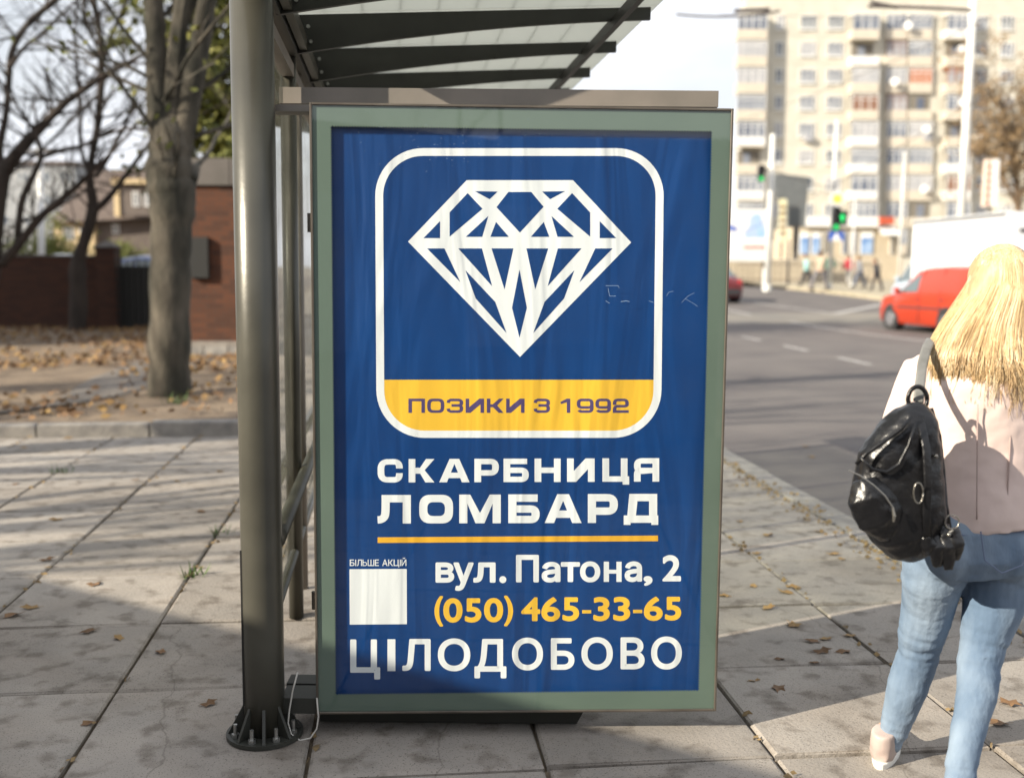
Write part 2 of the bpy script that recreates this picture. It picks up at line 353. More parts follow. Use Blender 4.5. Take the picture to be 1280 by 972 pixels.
M_farp = mat('far_paving', (.42,.36,.27), (.32,.29,.2), 1.5, .95)
mb.add(vs, fs).build('far_pavement', M_farp, kind='structure')

# ================================================================== SHELTER
shel = thing('bus_shelter', 'olive grey metal bus shelter with ribbed cantilever roof on a round post', 'bus shelter', at(331, 950, 3.25) * 1)
shel.location.z = 0
PY = 3.36
ptop = at(315, 50, PY); pbot = at(331, 900, PY)
PX = (ptop.x + pbot.x) / 2
mb = MB(); pr = .0665
mb.tube([(PX,PY,.0),(PX,PY,.3),(PX,PY,1.2),(PX,PY,2.42)], pr, 40); post = mb.build('post', M_post, shel, smooth=True)
mb = MB(); mb.tube([(PX,PY,2.42),(PX,PY,2.47)], [.075,.075], 40); mb.build('post_cap', M_dark, shel)
# base flange, gussets, bolts
mb = MB(); mb.tube([(PX,PY,.004),(PX,PY,.018)], .125, 36); mb.build('base_flange', M_beam, shel)
for k in range(8):
    a = k * math.pi / 4 + .2; c, s_ = math.cos(a), math.sin(a)
    mb = MB(); tw = .005; n = Vector((-s_, c, 0)) * tw
    pp = [Vector((PX + c*.064, PY + s_*.064, .0185)), Vector((PX + c*.118, PY + s_*.118, .0185)), Vector((PX + c*.066, PY + s_*.066, .115))]
    mb.prism([p - n/1 for p in pp], n * 2); mb.build('gusset', M_beam, shel)
    a += math.pi / 8; c, s_ = math.cos(a), math.sin(a)
    mb = MB(); x, y = PX + c*.1, PY + s_*.1
    mb.tube([(x,y,.018),(x,y,.030)], .013, 6); mb.tube([(x,y,.030),(x,y,.062)], .0065, 10); mb.build('bolt', M_steel, shel)
# hatch on post foot
mb = MB(); a = at(300, 690, PY-.055); b = at(300, 885, PY-.055)
mb.box((PX-.062, PY-.036, b.z), (PX-.056, PY-.032, a.z)); mb.build('hatch_edge', M_dark, shel)
S0 = PX * SV.x + PY * SV.y; T0 = PX * ST.x + PY * ST.y
def rw(ds, dt, z): return sv(S0 + ds, T0 + dt, z)               # shelter frame: across, along, up
# rear wall
for dt, r_, m, zt in ((1.2,.032,M_post,2.45),(1.62,.02,M_brkt,2.45),(2.9,.032,M_post,2.45),(4.4,.06,M_post,2.45)):
    p = rw(0, dt, 0); MB().tube([(p.x,p.y,0),(p.x,p.y,zt)], r_, 20).build('wall_post', m, shel, smooth=True)
M_glass = glassmat('shelter_glass', (.90,.93,.90), base=.07, opacity=.26, dirt=(.42,.38,.30))
for a_, b_ in ((.1,1.15),(1.26,2.85),(2.95,4.3)):
    mb = MB(); p = [rw(-.012,a_,.28), rw(-.012,b_,.28), rw(-.012,b_,2.3), rw(-.012,a_,2.3)]
    mb.prism(p, SV * .01); mb.build('glass_pane', M_glass, shel)
MB().tube([rw(.05, .0, .66), rw(.05, 4.4, .66)], .026, 14).build('rail', M_post, shel, smooth=True)
MB().tube([rw(.0, .0, .3), rw(.0, 4.4, .3)], .018, 12).build('lower_rail', M_post, shel, smooth=True)
MB().bar(rw(0,-.3,2.50), rw(0,4.7,2.50), .09, .16).build('rear_beam', M_beam, shel)
MB().bar(rw(.0,.07,2.36), rw(0,4.7,2.36), .05, .05).build('glazing_rail', M_brkt, shel)
MB().bar(rw(.07,-.3,2.46), rw(.07,4.7,2.46), .03, .05).build('gutter_lip', M_post, shel)
# roof ribs (arched undersides) and skin
DW = 1.50; RISE = .085
def rib(dt):
    n = 26; mb = MB(); th = .022
    up, lo = [], []
    for i in range(n + 1):
        f = i / n; s_ = .03 + f * DW; zt = 2.575 + RISE * f
        dep = .105 * (1 - f) ** 2.0 + .052
        up.append((s_, zt)); lo.append((s_, zt - dep))
    poly = [rw(s_, dt, z) for s_, z in up] + [rw(s_, dt, z) for s_, z in reversed(lo)]
    vs = [p for p in poly] + [p + ST * th for p in poly]; N = len(poly); fs = [(i,(i+1)%N,N+(i+1)%N,N+i) for i in range(N)]
    for i in range(n): fs.append((i, i+1, N-2-i, N-1-i)); fs.append((N+i, N+i+1, 2*N-2-i, 2*N-1-i))
    r_ = mb.add(vs, fs).build('roof_rib', M_beam, shel)
    for (ds, z) in ((.09,2.53),(.10,2.47)):
        p = rw(ds, dt, z); MB().tube([p - ST*.010, p - ST*.0005], .0075, 8).build('rivet', M_steel, r_)
    return r_
for k in range(-2, 5): rib(1.13 + .69 * k)
M_skin = mat('roof_skin', (.78,.79,.76), (.70,.71,.68), 1.5, .45); nt_s = M_skin.node_tree; b_s = nt_s.nodes['Principled BSDF']
tl = nt_s.nodes.new('ShaderNodeBsdfTranslucent'); tl.inputs[0].default_value = (.60,.62,.60,1); mxs = nt_s.nodes.new('ShaderNodeMixShader'); mxs.inputs[0].default_value = .72
nt_s.links.new(b_s.outputs[0], mxs.inputs[1]); nt_s.links.new(tl.outputs[0], mxs.inputs[2]); nt_s.links.new(mxs.outputs[0], nt_s.nodes['Material Output'].inputs[0])
for k in range(-2, 4):
    t0, t1 = 1.13 + .69*k + .004, 1.13 + .69*(k+1) - .004
    mb = MB(); nA = 10
    for i in range(nA):
        f0, f1 = i/nA, (i+1)/nA
        q = [rw(.0 + f*(DW+.06), t, 2.582 + RISE*f) for f, t in ((f0,t0),(f1,t0),(f1,t1),(f0,t1))]
        mb.prism(q, (0,0,.008))
    mb.build('roof_panel', M_skin, shel)
MB().bar(rw(1.37,-.4,2.585), rw(1.37,3.9,2.585), .025, .045).build('purlin', M_dark, shel)
# brackets that carry the lightbox
a = at(346, 121, 3.53); b = at(898, 127, 3.50)
MB().box((PX+.05, 3.50, a.z-.025), (b.x, 3.56, a.z+.026)).build('upper_bracket', M_brkt, shel)
MB().box((PX+.045, 3.405, at(350,131,3.3).z-.004), (-.60, 3.495, at(350,124,3.3).z)).build('upper_plate', M_brkt, shel)
MB().box((PX+.055, 3.35, at(350,884,3.35).z-.02), (-.60, 3.46, at(350,872,3.35).z)).build('lower_bracket', M_beam, shel)
xa_, xb_ = at(400,900,3.46).x, at(741,893,3.46).x
MB().prism([(xa_,3.46,.004),(xb_-.055,3.46,.004),(xb_,3.46,.11),(xa_,3.46,.11)], (0,.10,0)).build('dark_plate', M_beam, shel)  # dark trapezoid plate from the lightbox underside down to the ground
MB().box((PX+.05, 3.47, .055), (xa_-.002, 3.55, .135)).build('lower_beam', M_beam, shel)
# cable loop
cb = MB(); cp = [(372,840),(366,862),(362,885),(360,903),(364,917),(375,925),(388,922),(396,910),(398,895),(396,872)]
cb.tube([at(x, y, 3.33 + .01*math.sin(i)) for i, (x, y) in enumerate(cp)], .0028, 6)
tag(cb.build('cable', mat('cable_white', (.55,.53,.48), rough=.5), smooth=True), 'thin whitish cable hanging in a loop from the corner of the lightbox', 'cable')

# ================================================================== LIGHTBOX
OB = Vector((.0277, 3.38, 1.0691)); MBX = Matrix.Rotation(R(2.275),3,'Z') @ Matrix.Rotation(R(-.61),3,'X')
lb = thing('advertising_lightbox', 'upright glass fronted lightbox with blue diamond poster fixed beside the post', 'lightbox', OB)
lb.rotation_euler = MBX.to_euler(); IMB = MBX.transposed()
def loc(px, py, yl=.022):
    o = IMB @ (EYE - OB); d = IMB @ ray(px, py); t = (yl - o.y) / d.y; p = o + d * t; return Vector((p.x, yl, p.z))
W2, H2 = 1.3316/2, 1.974/2
M_frm = mat('frame_bronze', (.16,.14,.115), (.10,.085,.07), 6, .4, metal=.5)
fr = MB(); t = .0075
for (x0,z0,x1,z1) in ((-W2,-H2,-W2+t,H2),(W2-t,-H2,W2,H2),(-W2+t,H2-t,W2-t,H2),(-W2+t,-H2,W2-t,-H2+t)): fr.box((x0,-.004,z0),(x1,.02,z1))
o = fr.build('frame', M_frm, lb, world=False); bevel(o, .0015, 1)
cs = MB()
for (x0,z0,x1,z1) in ((-W2+.002,-H2+.002,-W2+.02,H2-.002),(W2-.02,-H2+.002,W2-.002,H2-.002),(-W2+.02,H2-.02,W2-.02,H2-.002),(-W2+.02,-H2+.002,W2-.02,-H2+.02)): cs.box((x0,.0205,z0),(x1,.115,z1))
cs.box((-W2+.02,.09,-H2+.02),(W2-.02,.1,H2-.02)); cs.build('casing', M_post, lb, world=False)
for z in (.62,-.62): MB().tube([(-W2-.012,.06,z-.03),(-W2-.012,.06,z+.03)], .008, 10).build('hinge', M_frm, lb, world=False)
MB().box((W2+.0,.04,-.03),(W2+.006,.06,.03)).build('lock', M_steel, lb, world=False)
# printed border with pinked edge
M_brd = mat('border_enamel', (.125,.17,.138), (.108,.15,.122), 3, .35, spec=.4)
yb = .0035
ci = [loc(412.3,156.5,yb), loc(891,163,yb), loc(874.5,863.5,yb), loc(418.5,868.5,yb)]
co = [Vector((-W2+t,yb,H2-t)), Vector((W2-t,yb,H2-t)), Vector((W2-t,yb,-H2+t)), Vector((-W2+t,yb,-H2+t))]
bd = MB()
for i in range(4): bd.add([co[i], co[(i+1)%4], ci[(i+1)%4], ci[i]], [(0,1,2,3)])
cen = sum(ci, Vector())/4
for i in range(4):
    A_, B_ = ci[i], ci[(i+1)%4]; L_ = (B_-A_).length; n = int(L_/.0088); d = (B_-A_)/n
    inw = Vector((-d.z,0,d.x)).normalized(); 
    if inw.dot(cen-A_) < 0: inw = -inw
    for k in range(n): bd.add([A_+d*k, A_+d*(k+1), A_+d*(k+.5)+inw*.0065], [(0,1,2)])
bd.build('border', M_brd, lb, world=False)
M_pane = glassmat('lightbox_glass', (.97,.99,.98), base=.045, opacity=.006, dirt=(.6,.62,.6))
MB().add([(-W2+t,0,-H2+t),(W2-t,0,-H2+t),(W2-t,0,H2-t),(-W2+t,0,H2-t)], [(0,1,2,3)]).build('glass', M_pane, lb, world=False)
# scratch marks on the glass
scm = mat('scratch', (.24,.33,.46), rough=.6)
sb = MB(); rnd = random.Random(3)
def scratch(pts, wd=.0012):
    P_ = [loc(x, y, -.0012) for x, y in pts]
    for p, q in zip(P_, P_[1:]):
        d = (q-p).normalized(); n_ = Vector((-d.z,0,d.x))*wd/2; sb.add([p-n_,q-n_,q+n_,p+n_], [(0,1,2,3)])
scratch([(757,357),(773,357),(774,360)]); scratch([(760,360),(762,370),(770,370)]); scratch([(757,376),(762,379)]); scratch([(776,377),(783,376),(787,377)], .0016)
scratch([(811,376),(817,378)]); scratch([(833,370),(836,365),(842,364)],.0008); scratch([(852,378),(860,370),(868,366)],.0008); scratch([(856,373),(868,380),(872,383)],.0008)
for _ in range(60):
    x, y = rnd.choice([(540,165,25,18),(445,460,14,14),(660,210,8,12),(850,622,22,12),(700,370,120,10)])[:2] if False else (rnd.gauss(560,60), rnd.gauss(185,18))
    if 430 < x < 870: scratch([(x,y),(x+rnd.uniform(-2.5,2.5),y+rnd.uniform(-1,1))], .0007)
sb.build('scratches', scm, lb, world=False, kind='stuff')

# poster: shared wrinkle relief in every ink
def ink(name, col, col2=None):
    m = mat(name, col, col2 or tuple(c*.93 for c in col), 2.2, .42, spec=.35, ramp=(.3,.7)); nt = m.node_tree; b = nt.nodes['Principled BSDF']; L = nt.links.new
    tc = nt.nodes.new('ShaderNodeTexCoord'); mp = nt.nodes.new('ShaderNodeMapping'); mp.inputs['Scale'].default_value = (3.2,1,.5); mp.inputs['Rotation'].default_value = (0,R(4),0)
    n = nt.nodes.new('ShaderNodeTexNoise'); n.inputs['Scale'].default_value = 1.9; n.inputs['Detail'].default_value = 2.5; n.inputs['Distortion'].default_value = .8
    L(tc.outputs['Object'], mp.inputs[0]); L(mp.outputs[0], n.inputs['Vector'])
    mp2 = nt.nodes.new('ShaderNodeMapping'); mp2.inputs['Scale'].default_value = (1,1,1); L(tc.outputs['Object'], mp2.inputs[0])
    wv = nt.nodes.new('ShaderNodeTexNoise'); wv.inputs['Scale'].default_value = 260; L(mp2.outputs[0], wv.inputs['Vector'])
    ad = nt.nodes.new('ShaderNodeMath'); ad.operation = 'MULTIPLY_ADD'; ad.inputs[1].default_value = .006; L(wv.outputs['Fac'], ad.inputs[0]); L(n.outputs['Fac'], ad.inputs[2])
    bp = nt.nodes.new('ShaderNodeBump'); bp.inputs['Strength'].default_value = .42; bp.inputs['Distance'].default_value = .05; L(ad.outputs[0], bp.inputs['Height']); L(bp.outputs[0], b.inputs['Normal'])
    return m
I_blue = ink('ink_blue', (.0004,.045,.188), (.0003,.036,.155)); I_white = ink('ink_white', (.80,.82,.84)); I_yel = ink('ink_yellow', (.85,.50,.045)); I_pur = ink('ink_purple', (.085,.06,.16)); I_or = ink('ink_orange', (.80,.42,.03))
pst = MB(); nx, nz_ = 40, 60; vs = []; fs = []
pin = [loc(405,148,.022), loc(898,155,.022), loc(881,872,.022), loc(411,878,.022)]
poster = MB().add(pin, [(0,1,2,3)]).build('poster', I_blue, lb, world=False)
def ply(name, polys, m, lvl, parent=poster):
    """flat print: polygons given in photo pixels, laid on the poster sheet"""
    mb = MB(); y = .022 - .0004 * lvl
    for q in polys: mb.add([loc(px_, py_, y) for px_, py_ in q], [tuple(range(len(q)))])
    return mb
def flat(name, polys, m, lvl):
    mb = ply(name, polys, m, lvl); o = mb.build(name, m, poster, world=False); return o
def strips(outer, inner):
    n = len(outer); return [[outer[i], outer[(i+1)%n], inner[(i+1)%n], inner[i]] for i in range(n)]
def rrect(x0, y0, x1, y1, r, n=14, e=2.0):
    pts = []
    for cx, cy, a0 in ((x1-r,y0+r,-90),(x1-r,y1-r,0),(x0+r,y1-r,90),(x0+r,y0+r,180)):
        for k in range(n+1):
            a = R(a0 + 90*k/n); c, s_ = math.cos(a), math.sin(a)
            pts.append((cx + r*math.copysign(abs(c)**(2/e),c), cy + r*math.copysign(abs(s_)**(2/e),s_)))
    return pts
def warp(pts):       # the outline narrows a little towards its foot, as the sheet does in the picture
    return [(x + (y-185)/362 * (2.0 if x < 650 else -4.0), y) for x, y in pts]
O_ = warp(rrect(468.7,185.3,830.2,547,60)); I_ = warp(rrect(478.6,195,820.2,538,50))
flat('badge_outline', strips(O_, I_), I_white, 1)
yb_ = [p for p in I_ if p[1] > 474.5]; yb_ = sorted([p for p in yb_ if p[0] >= 650], key=lambda p: p[1]) + sorted([p for p in yb_ if p[0] < 650], key=lambda p: -p[1])
flat('yellow_panel', [[(480.2,474.5),(817.2,474.5)] + yb_], I_yel, .5)
flat('diamond', [[(510,302),(583.4,225.3),(716.3,225.3),(789,303),(650,446)]], I_white, 1)
hl = [[(529.4,297.6),(550,297.6),(550,276.4)], [(562,265.5),(584.5,241.4),(603,261),(562,295.7)], [(593.3,239),(622,239.5),(612,249)],
 [(582.3,296),(610.3,270),(602.7,296)], [(620,277.5),(613,296),(636,296)], [(533.8,310.5),(555.5,310.5),(575.2,352.4)], [(572.8,310.5),(602.3,310.5),(615,357.5)],
 [(614.4,310.5),(641.6,310.5),(630.6,361.4)], [(581.8,337.8),(619,377.3),(633,416),(594.6,373)]]
hp = []
for h in hl: hp += [h, [(1299.6 - x, y) for x, y in h]]
hp += [[(635.5,240),(664,240),(679.4,258.5),(649.8,290.6),(620.6,259)], [(649.3,337),(658.5,384.5),(649.3,421.8),(640,384.5)]]
flat('diamond_facets', hp, I_blue, 2)

# wide geometric capitals, drawn stroke by stroke in picture pixels
def pstroke(pts, tv, th, closed=False):
    """offset polyline: thickness tv across vertical runs, th across horizontal runs"""
    n = len(pts); L_, R_ = [], []
    for i in range(n):
        a = pts[(i-1)%n] if (closed or i) else pts[i]; b = pts[(i+1)%n] if (closed or i < n-1) else pts[i]
        dx, dy = b[0]-a[0], b[1]-a[1]; l = math.hypot(dx, dy) or 1; nx_, ny_ = -dy/l, dx/l
        L_.append((pts[i][0]+nx_*tv/2, pts[i][1]+ny_*th/2)); R_.append((pts[i][0]-nx_*tv/2, pts[i][1]-ny_*th/2))
    k = n if closed else n-1
    return [[L_[i], L_[(i+1)%n], R_[(i+1)%n], R_[i]] for i in range(k)]
def rc(x0,y0,x1,y1): return [(x0,y0),(x1,y0),(x1,y1),(x0,y1)]
def arcp(cx, cy, rx, ry, a0, a1, n=8, e=2.4):
    o = []
    for k in range(n+1):
        a = R(a0+(a1-a0)*k/n); c, s_ = math.cos(a), math.sin(a); o.append((cx+rx*math.copysign(abs(c)**(2/e),c), cy+ry*math.copysign(abs(s_)**(2/e),s_)))
    return o
def wide(ch, x0, x1, y0, y1, v, h, ft=3):
    w_ = x1-x0; H_ = y1-y0; cx = (x0+x1)/2; P_ = []
    if ch in 'СО0':
        a, b, c, d = x0+v/2, y0+h/2, x1-v/2, y1-h/2; r = min(w_, H_)*.30
        loop = arcp(c-r,b+r,r,r,-90,0)+arcp(c-r,d-r,r,r,0,90)+arcp(a+r,d-r,r,r,90,180)+arcp(a+r,b+r,r,r,180,270)
        if ch != 'С': return strips(rrect(x0,y0,x1,y1,min(w_,H_)*.42,8,2.5), rrect(x0+v,y0+h,x1-v,y1-h,min(w_,H_)*.2,8,2.3))
        return pstroke([(c,y0+H_*.40)]+arcp(c-r*.8,b+r*.8,r*.8,r*.8,0,-90)+arcp(a+r,b+r,r,r,270,180)+arcp(a+r,d-r,r,r,180,90)+arcp(c-r*.8,d-r*.8,r*.8,r*.8,90,0)+[(c,y1-H_*.40)], v, h)
    if ch == 'К':
        m = y0+H_*.5
        return [rc(x0,y0,x0+v,y1), rc(x0+v,m-h*.55,x0+v*1.9,m+h*.55), [(x1-v*1.25,y0),(x1,y0),(x0+w_*.62,m-h*.1),(x0+v*1.9,m+h*.55),(x0+v*1.7,m-h*.55)], [(x0+v*1.9,m-h*.2),(x0+w_*.62,m-h*.1),(x1,y1),(x1-v*1.35,y1),(x0+v*1.7,m+h*.5)]]
    if ch == 'А':
        a1 = cx-v*.72; a2 = cx+v*.72; xi = lambda y: (a1-x0)*(y1-y)/H_
        yl, yh = y1-H_*.18-h, y1-H_*.18
        P_ = [[(a1,y0),(cx,y0),(cx,y0+h*.9),(x0+v*1.15,y1),(x0,y1)], [(a2,y0),(cx,y0),(cx,y0+h*.9),(x1-v*1.15,y1),(x1,y1)], [(x0+v*.9,yh),(x1-v*.9,yh),(x1-v*1.4,yl),(x0+v*1.4,yl)]]
        return P_
    if ch == 'Р':
        m = y0+H_*.72; r = (m-y0)/2-h/2
        return [rc(x0,y0,x0+v,y1)] + pstroke([(x0+v,y0+h/2)]+arcp(x1-v/2-r,y0+h/2+r,r,r,-90,90,12,2.6)+[(x0+v,m-h/2)], v, h)
    if ch == 'Я':
        m = y0+H_*.64; r = (m-y0)/2-h/2
        return [rc(x1-v,y0,x1,y1)] + pstroke([(x1-v,y0+h/2)]+arcp(x0+v/2+r,y0+h/2+r,r,r,-90,-270,12,2.6)+[(x1-v,m-h/2)], v, h) + pstroke([(x1-v*1.2,m-h/2),(x0+v*1.1,m-h/2+1)]+arcp(x0+v*.5+r*.6,m-h/2+r*.8,r*.6,r*.7,-100,-180)+[(x0+v/2,y1)], v, h)
    if ch == 'Б':
        m = y0+H_*.38; r = (y1-m)/2-h/2
        return [rc(x0,y0,x0+v,y1), rc(x0+v,y0,x1-v*.25,y0+h)] + pstroke([(x0+v,m+h/2)]+arcp(x1-v/2-r,m+h/2+r,r,r,-90,90,12,2.6)+[(x0+v,y1-h/2)], v, h)
    if ch == 'Н': m = y0+H_*.5; return [rc(x0,y0,x0+v,y1), rc(x1-v,y0,x1,y1), rc(x0+v,m-h/2,x1-v,m+h/2)]
    if ch == 'И': return [rc(x0,y0,x0+v,y1), rc(x1-v,y0,x1,y1), [(x0+v,y1-v*1.6),(x1-v*1.35,y0),(x1-v,y0),(x1-v,y0+v*1.6),(x0+v*1.35,y1),(x0+v,y1)]]
    if ch == 'Ц': return [rc(x0,y0,x0+v,y1), rc(x1-v*1.25,y0,x1-v*.25,y1-h), rc(x0+v,y1-h,x1-v*.25,y1), [(x1-v*.98,y1),(x1,y1),(x1,y1+ft),(x1-v*.98,y1+ft)], rc(x1-v*.25,y1-h,x1,y1)]
    if ch == 'П': return [rc(x0,y0,x0+v,y1), rc(x1-v,y0,x1,y1), rc(x0+v,y0,x1-v,y0+h)]
    if ch == 'Л':
        return [rc(x1-v,y0,x1,y1), rc(x0+w_*.12,y0,x1-v,y0+h)] + pstroke([(x0+w_*.12+v*.5,y0+h),(x0+w_*.12+v*.48,y0+H_*.55)]+arcp(x0+w_*.02,y0+H_*.62,w_*.1+v*.46,H_*.38-h*.5,0,80,8,2.2)+[(x0,y1-h/2)], v, h)
    if ch == 'М':
        return [rc(x0,y0,x0+v,y1), rc(x1-v,y0,x1,y1), [(x0+v,y0),(x0+v*1.35,y0),(cx,y1-v*1.25),(cx,y1),(cx-v*.55,y1),(x0+v,y0+v*1.1)], [(x1-v,y0),(x1-v*1.35,y0),(cx,y1-v*1.25),(cx,y1),(cx+v*.55,y1),(x1-v,y0+v*1.1)]]
    if ch == 'Д':
        a, b = x0+w_*.14, x1-w_*.03
        return [[(a+1,y0),(a+v+1,y0+h),(a+v-1,y1-h),(a-1.5,y1-h)], rc(b-v,y0,b,y1-h), [(a+1,y0),(b-v,y0),(b-v,y0+h),(a+v+1,y0+h)], rc(x0,y1-h,x1,y1), rc(x0,y1,x0+v*.85,y1+ft), rc(x1-v*.85,y1,x1,y1+ft)]
    if ch == 'З':
        r = H_*.26; m = y0+H_*.48
        return pstroke([(x0+v*.5,y0+H_*.3),(x0+v*.6,y0+h*.9)]+[(x0+v*1.2,y0+h/2)]+arcp(x1-v/2-r,y0+h/2+(m-y0-h/2)/2,r,(m-y0-h/2)/2,-90,90,8,2.6)+[(x0+w_*.3,m)], v, h)+pstroke([(x0+w_*.3,m)]+arcp(x1-v/2-r,(m+y1-h/2)/2,r,(y1-h/2-m)/2,-90,90,8,2.6)+[(x0+v*1.2,y1-h/2),(x0+v*.6,y1-h*.9),(x0+v*.5,y1-H_*.3)], v, h)
    if ch == '1': return [rc(x1-v,y0,x1,y1), [(x1-v,y0),(x1-v,y0+h*1.4),(x0+1,y0+H_*.38),(x0,y0+H_*.24)]]
    if ch == '9':
        r = min(w_,H_)*.24; m = y0+H_*.62; a, c = x0+v/2, x1-v/2; b = y0+h/2
        return pstroke(arcp(c-r,b+r,r,r,-90,0)+arcp(c-r,m-r*.9,r,r*.9,0,90)+arcp(a+r,m-r*.9,r,r*.9,90,180)+arcp(a+r,b+r,r,r,180,270), v, h, True) + pstroke([(c,m-r*.6),(c,y1-h/2-r)]+arcp(c-r,y1-h/2-r,r,r,0,90)+arcp(a+r,y1-h/2-r,r,r,90,150), v, h)
    if ch == '2':
        r = min(w_,H_)*.24; m = y0+H_*.53; a, c = x0+v/2, x1-v/2; b = y0+h/2
        return pstroke([(a,b+r+2)]+arcp(a+r,b+r,r,r,180,270)+arcp(c-r,b+r,r,r,-90,0)+arcp(c-r,m-r*.5,r,r*.5,0,90)+arcp(a+r,m+r,r,r,270,180)+[(a,y1-h)], v, h) + [rc(x0,y1-h,x1,y1)]
    return []
def word(name, glyphs, y0, y1, v, h, m, lvl, ft=3, y0r=None, y1r=None):
    xs = [g[1] for g in glyphs]; xa, xb = xs[0], glyphs[-1][2]
    mb = MB(); k = 0
    for ch, a, b in glyphs:
        f = ((a+b)/2-xa)/(xb-xa); dy0 = (y0r-y0)*f if y0r else 0; dy1 = (y1r-y1)*f if y1r else 0
        for q in wide(ch, a, b, y0+dy0, y1+dy1, v, h, ft):
            k += 1; y = .022 - .0004*lvl - .00002*(k % 7); mb.add([loc(px_,py_,y) for px_,py_ in q], [tuple(range(len(q)))])
    return mb.build(name, m, poster, world=False)
word('lettering', [('С',472,503.4),('К',510.8,543),('А',549,587),('Р',593,623.6),('Б',629.4,661),('Н',668.2,700.8),('И',708.8,743.3),('Ц',753,786.5),('Я',792.4,824)], 573.6, 602.8, 8.4, 6.8, I_white, 1, 3.6, 572.3, 601.6)
word('lettering', [('Л',472,513.6),('О',524,566.3),('М',574,626),('Б',635.4,674.6),('А',680.8,727),('Р',734.8,772.4),('Д',779.6,822.8)], 618.4, 654, 10.2, 9.2, I_white, 1, 2.6, 616.8, 653)
X5 = lambda u: 500 + u*.2344
word('lettering', [('П',X5(45),X5(133)),('О',X5(145),X5(236)),('З',X5(248),X5(337)),('И',X5(350),X5(448)),('К',X5(463),X5(552)),('И',X5(566),X5(664)),('З',X5(712),X5(800)),('1',X5(855),X5(908)),('9',X5(943),X5(1032)),('9',X5(1042),X5(1125)),('2',X5(1135),X5(1220))], 498, 515.8, 4.4, 3.3, I_pur, 1)
# humanist lettering: built-in letter outlines grown to a bold weight and fitted to their places
_gl = {}
def outline(ch):
    if ch in _gl: return _gl[ch]
    c = bpy.data.curves.new('glyph', 'FONT'); c.body = ch; c.resolution_u = 5; o = link(bpy.data.objects.new('glyph', c))
    dg = bpy.context.evaluated_depsgraph_get(); me = bpy.data.meshes.new_from_object(o.evaluated_get(dg))
    vs = [(v.co.x, v.co.y) for v in me.vertices]; fs = [tuple(p.vertices) for p in me.polygons]; cnt = {}
    for f in fs:
        for i in range(len(f)): e_ = tuple(sorted((f[i], f[(i+1)%len(f)]))); cnt[e_] = cnt.get(e_, 0) + 1
    ed = [e_ for e_, k in cnt.items() if k == 1]
    bpy.data.objects.remove(o); bpy.data.meshes.remove(me); bpy.data.curves.remove(c)
    xs = [v[0] for v in vs]; ys = [v[1] for v in vs]; _gl[ch] = (vs, fs, ed, min(xs), max(xs), min(ys), max(ys)); return _gl[ch]
def hum(name, glyphs, g, m, lvl):
    mb = MB(); k = 0
    for ch, a, b, y0, y1 in glyphs:
        if ch == 'І': mb.add([loc(x,y,.022-.0004*lvl) for x, y in rc(a,y0,b,y1)], [(0,1,2,3)]); continue
        if ch == '-': mb.add([loc(x,y,.022-.0004*lvl) for x, y in rc(a,y0,b,y1)], [(0,1,2,3)]); continue
        if ch in 'нЬ' and (v_ := (6.5 if ch == 'н' else 1.0)):
            for k2, q in enumerate([rc(a,y0,a+v_,y1), rc(b-v_,y0,b,y1), rc(a+v_,(y0+y1)/2-2.6,b-v_,(y0+y1)/2+2.3)] if ch == 'н' else [rc(a,y0,a+v_,y1)] + pstroke([(a+v_,y0+3.6)]+arcp(b-v_/2-2,(y0+3.6+y1-.45)/2,2,(y1-y0-4.05)/2,-90,90)+[(a+v_,y1-.45)], v_, .9)):
                mb.add([loc(x,y,.022-.0004*lvl-.00002*k2) for x, y in q], [tuple(range(len(q)))])
            continue
        if ch == '.': mb.add([loc((a+b)/2+(b-a)/2*math.cos(i*.5236),(y0+y1)/2+(y1-y0)/2*math.sin(i*.5236),.022-.0004*lvl) for i in range(12)], [tuple(range(12))]); continue
        vs, fs, ed, mx0, mx1, my0, my1 = outline(ch)
        fx = lambda v: a+g+(v[0]-mx0)/(mx1-mx0)*(b-a-2*g); fy = lambda v: y1-g-(v[1]-my0)/(my1-my0)*(y1-y0-2*g)
        P_ = [(fx(v), fy(v)) for v in vs]; mb.add([loc(x, y, .022-.0004*lvl) for x, y in P_], fs)
        if g <= 0: continue
        for i, j in ed:
            k += 1; y = .022-.0004*lvl-.00001*(1+k%19); p, q = P_[i], P_[j]; dx, dy = q[0]-p[0], q[1]-p[1]; l = math.hypot(dx,dy)
            if l < 1e-6: continue
            ux, uy = dx/l, dy/l; nx_, ny_ = -uy*g, ux*g
            hexa = []
            for (c, sg) in ((q,1),(p,-1)):
                for t_ in (-90,-45,0,45,90):
                    an = R(t_); hexa.append((c[0]+sg*(ux*math.cos(an)*g) + sg*(-uy*math.sin(an)*g), c[1]+sg*(uy*math.cos(an)*g)+sg*(ux*math.sin(an)*g)))
            mb.add([loc(x,yy,y) for x,yy in hexa], [tuple(range(len(hexa)))])
    return mb.build(name, m, poster, world=False)
hum('lettering', [('в',544.4,567.8,702.5,727.8),('у',566.8,592,702.5,738),('л',591.6,619.5,702.5,727.8),('.',624,633,719.5,728.5),('П',645,673.6,693,727.4),('а',677,700.6,701.8,727.6),('т',701,725,702,727),('о',725,750.3,701.2,727.4),('н',754.7,777,701.6,726.8),('а',780.8,802.6,701.2,727),(',',804.4,815.6,719.5,731.8),('2',828,851.2,693.3,726.2)], 1.35, I_white, 1)
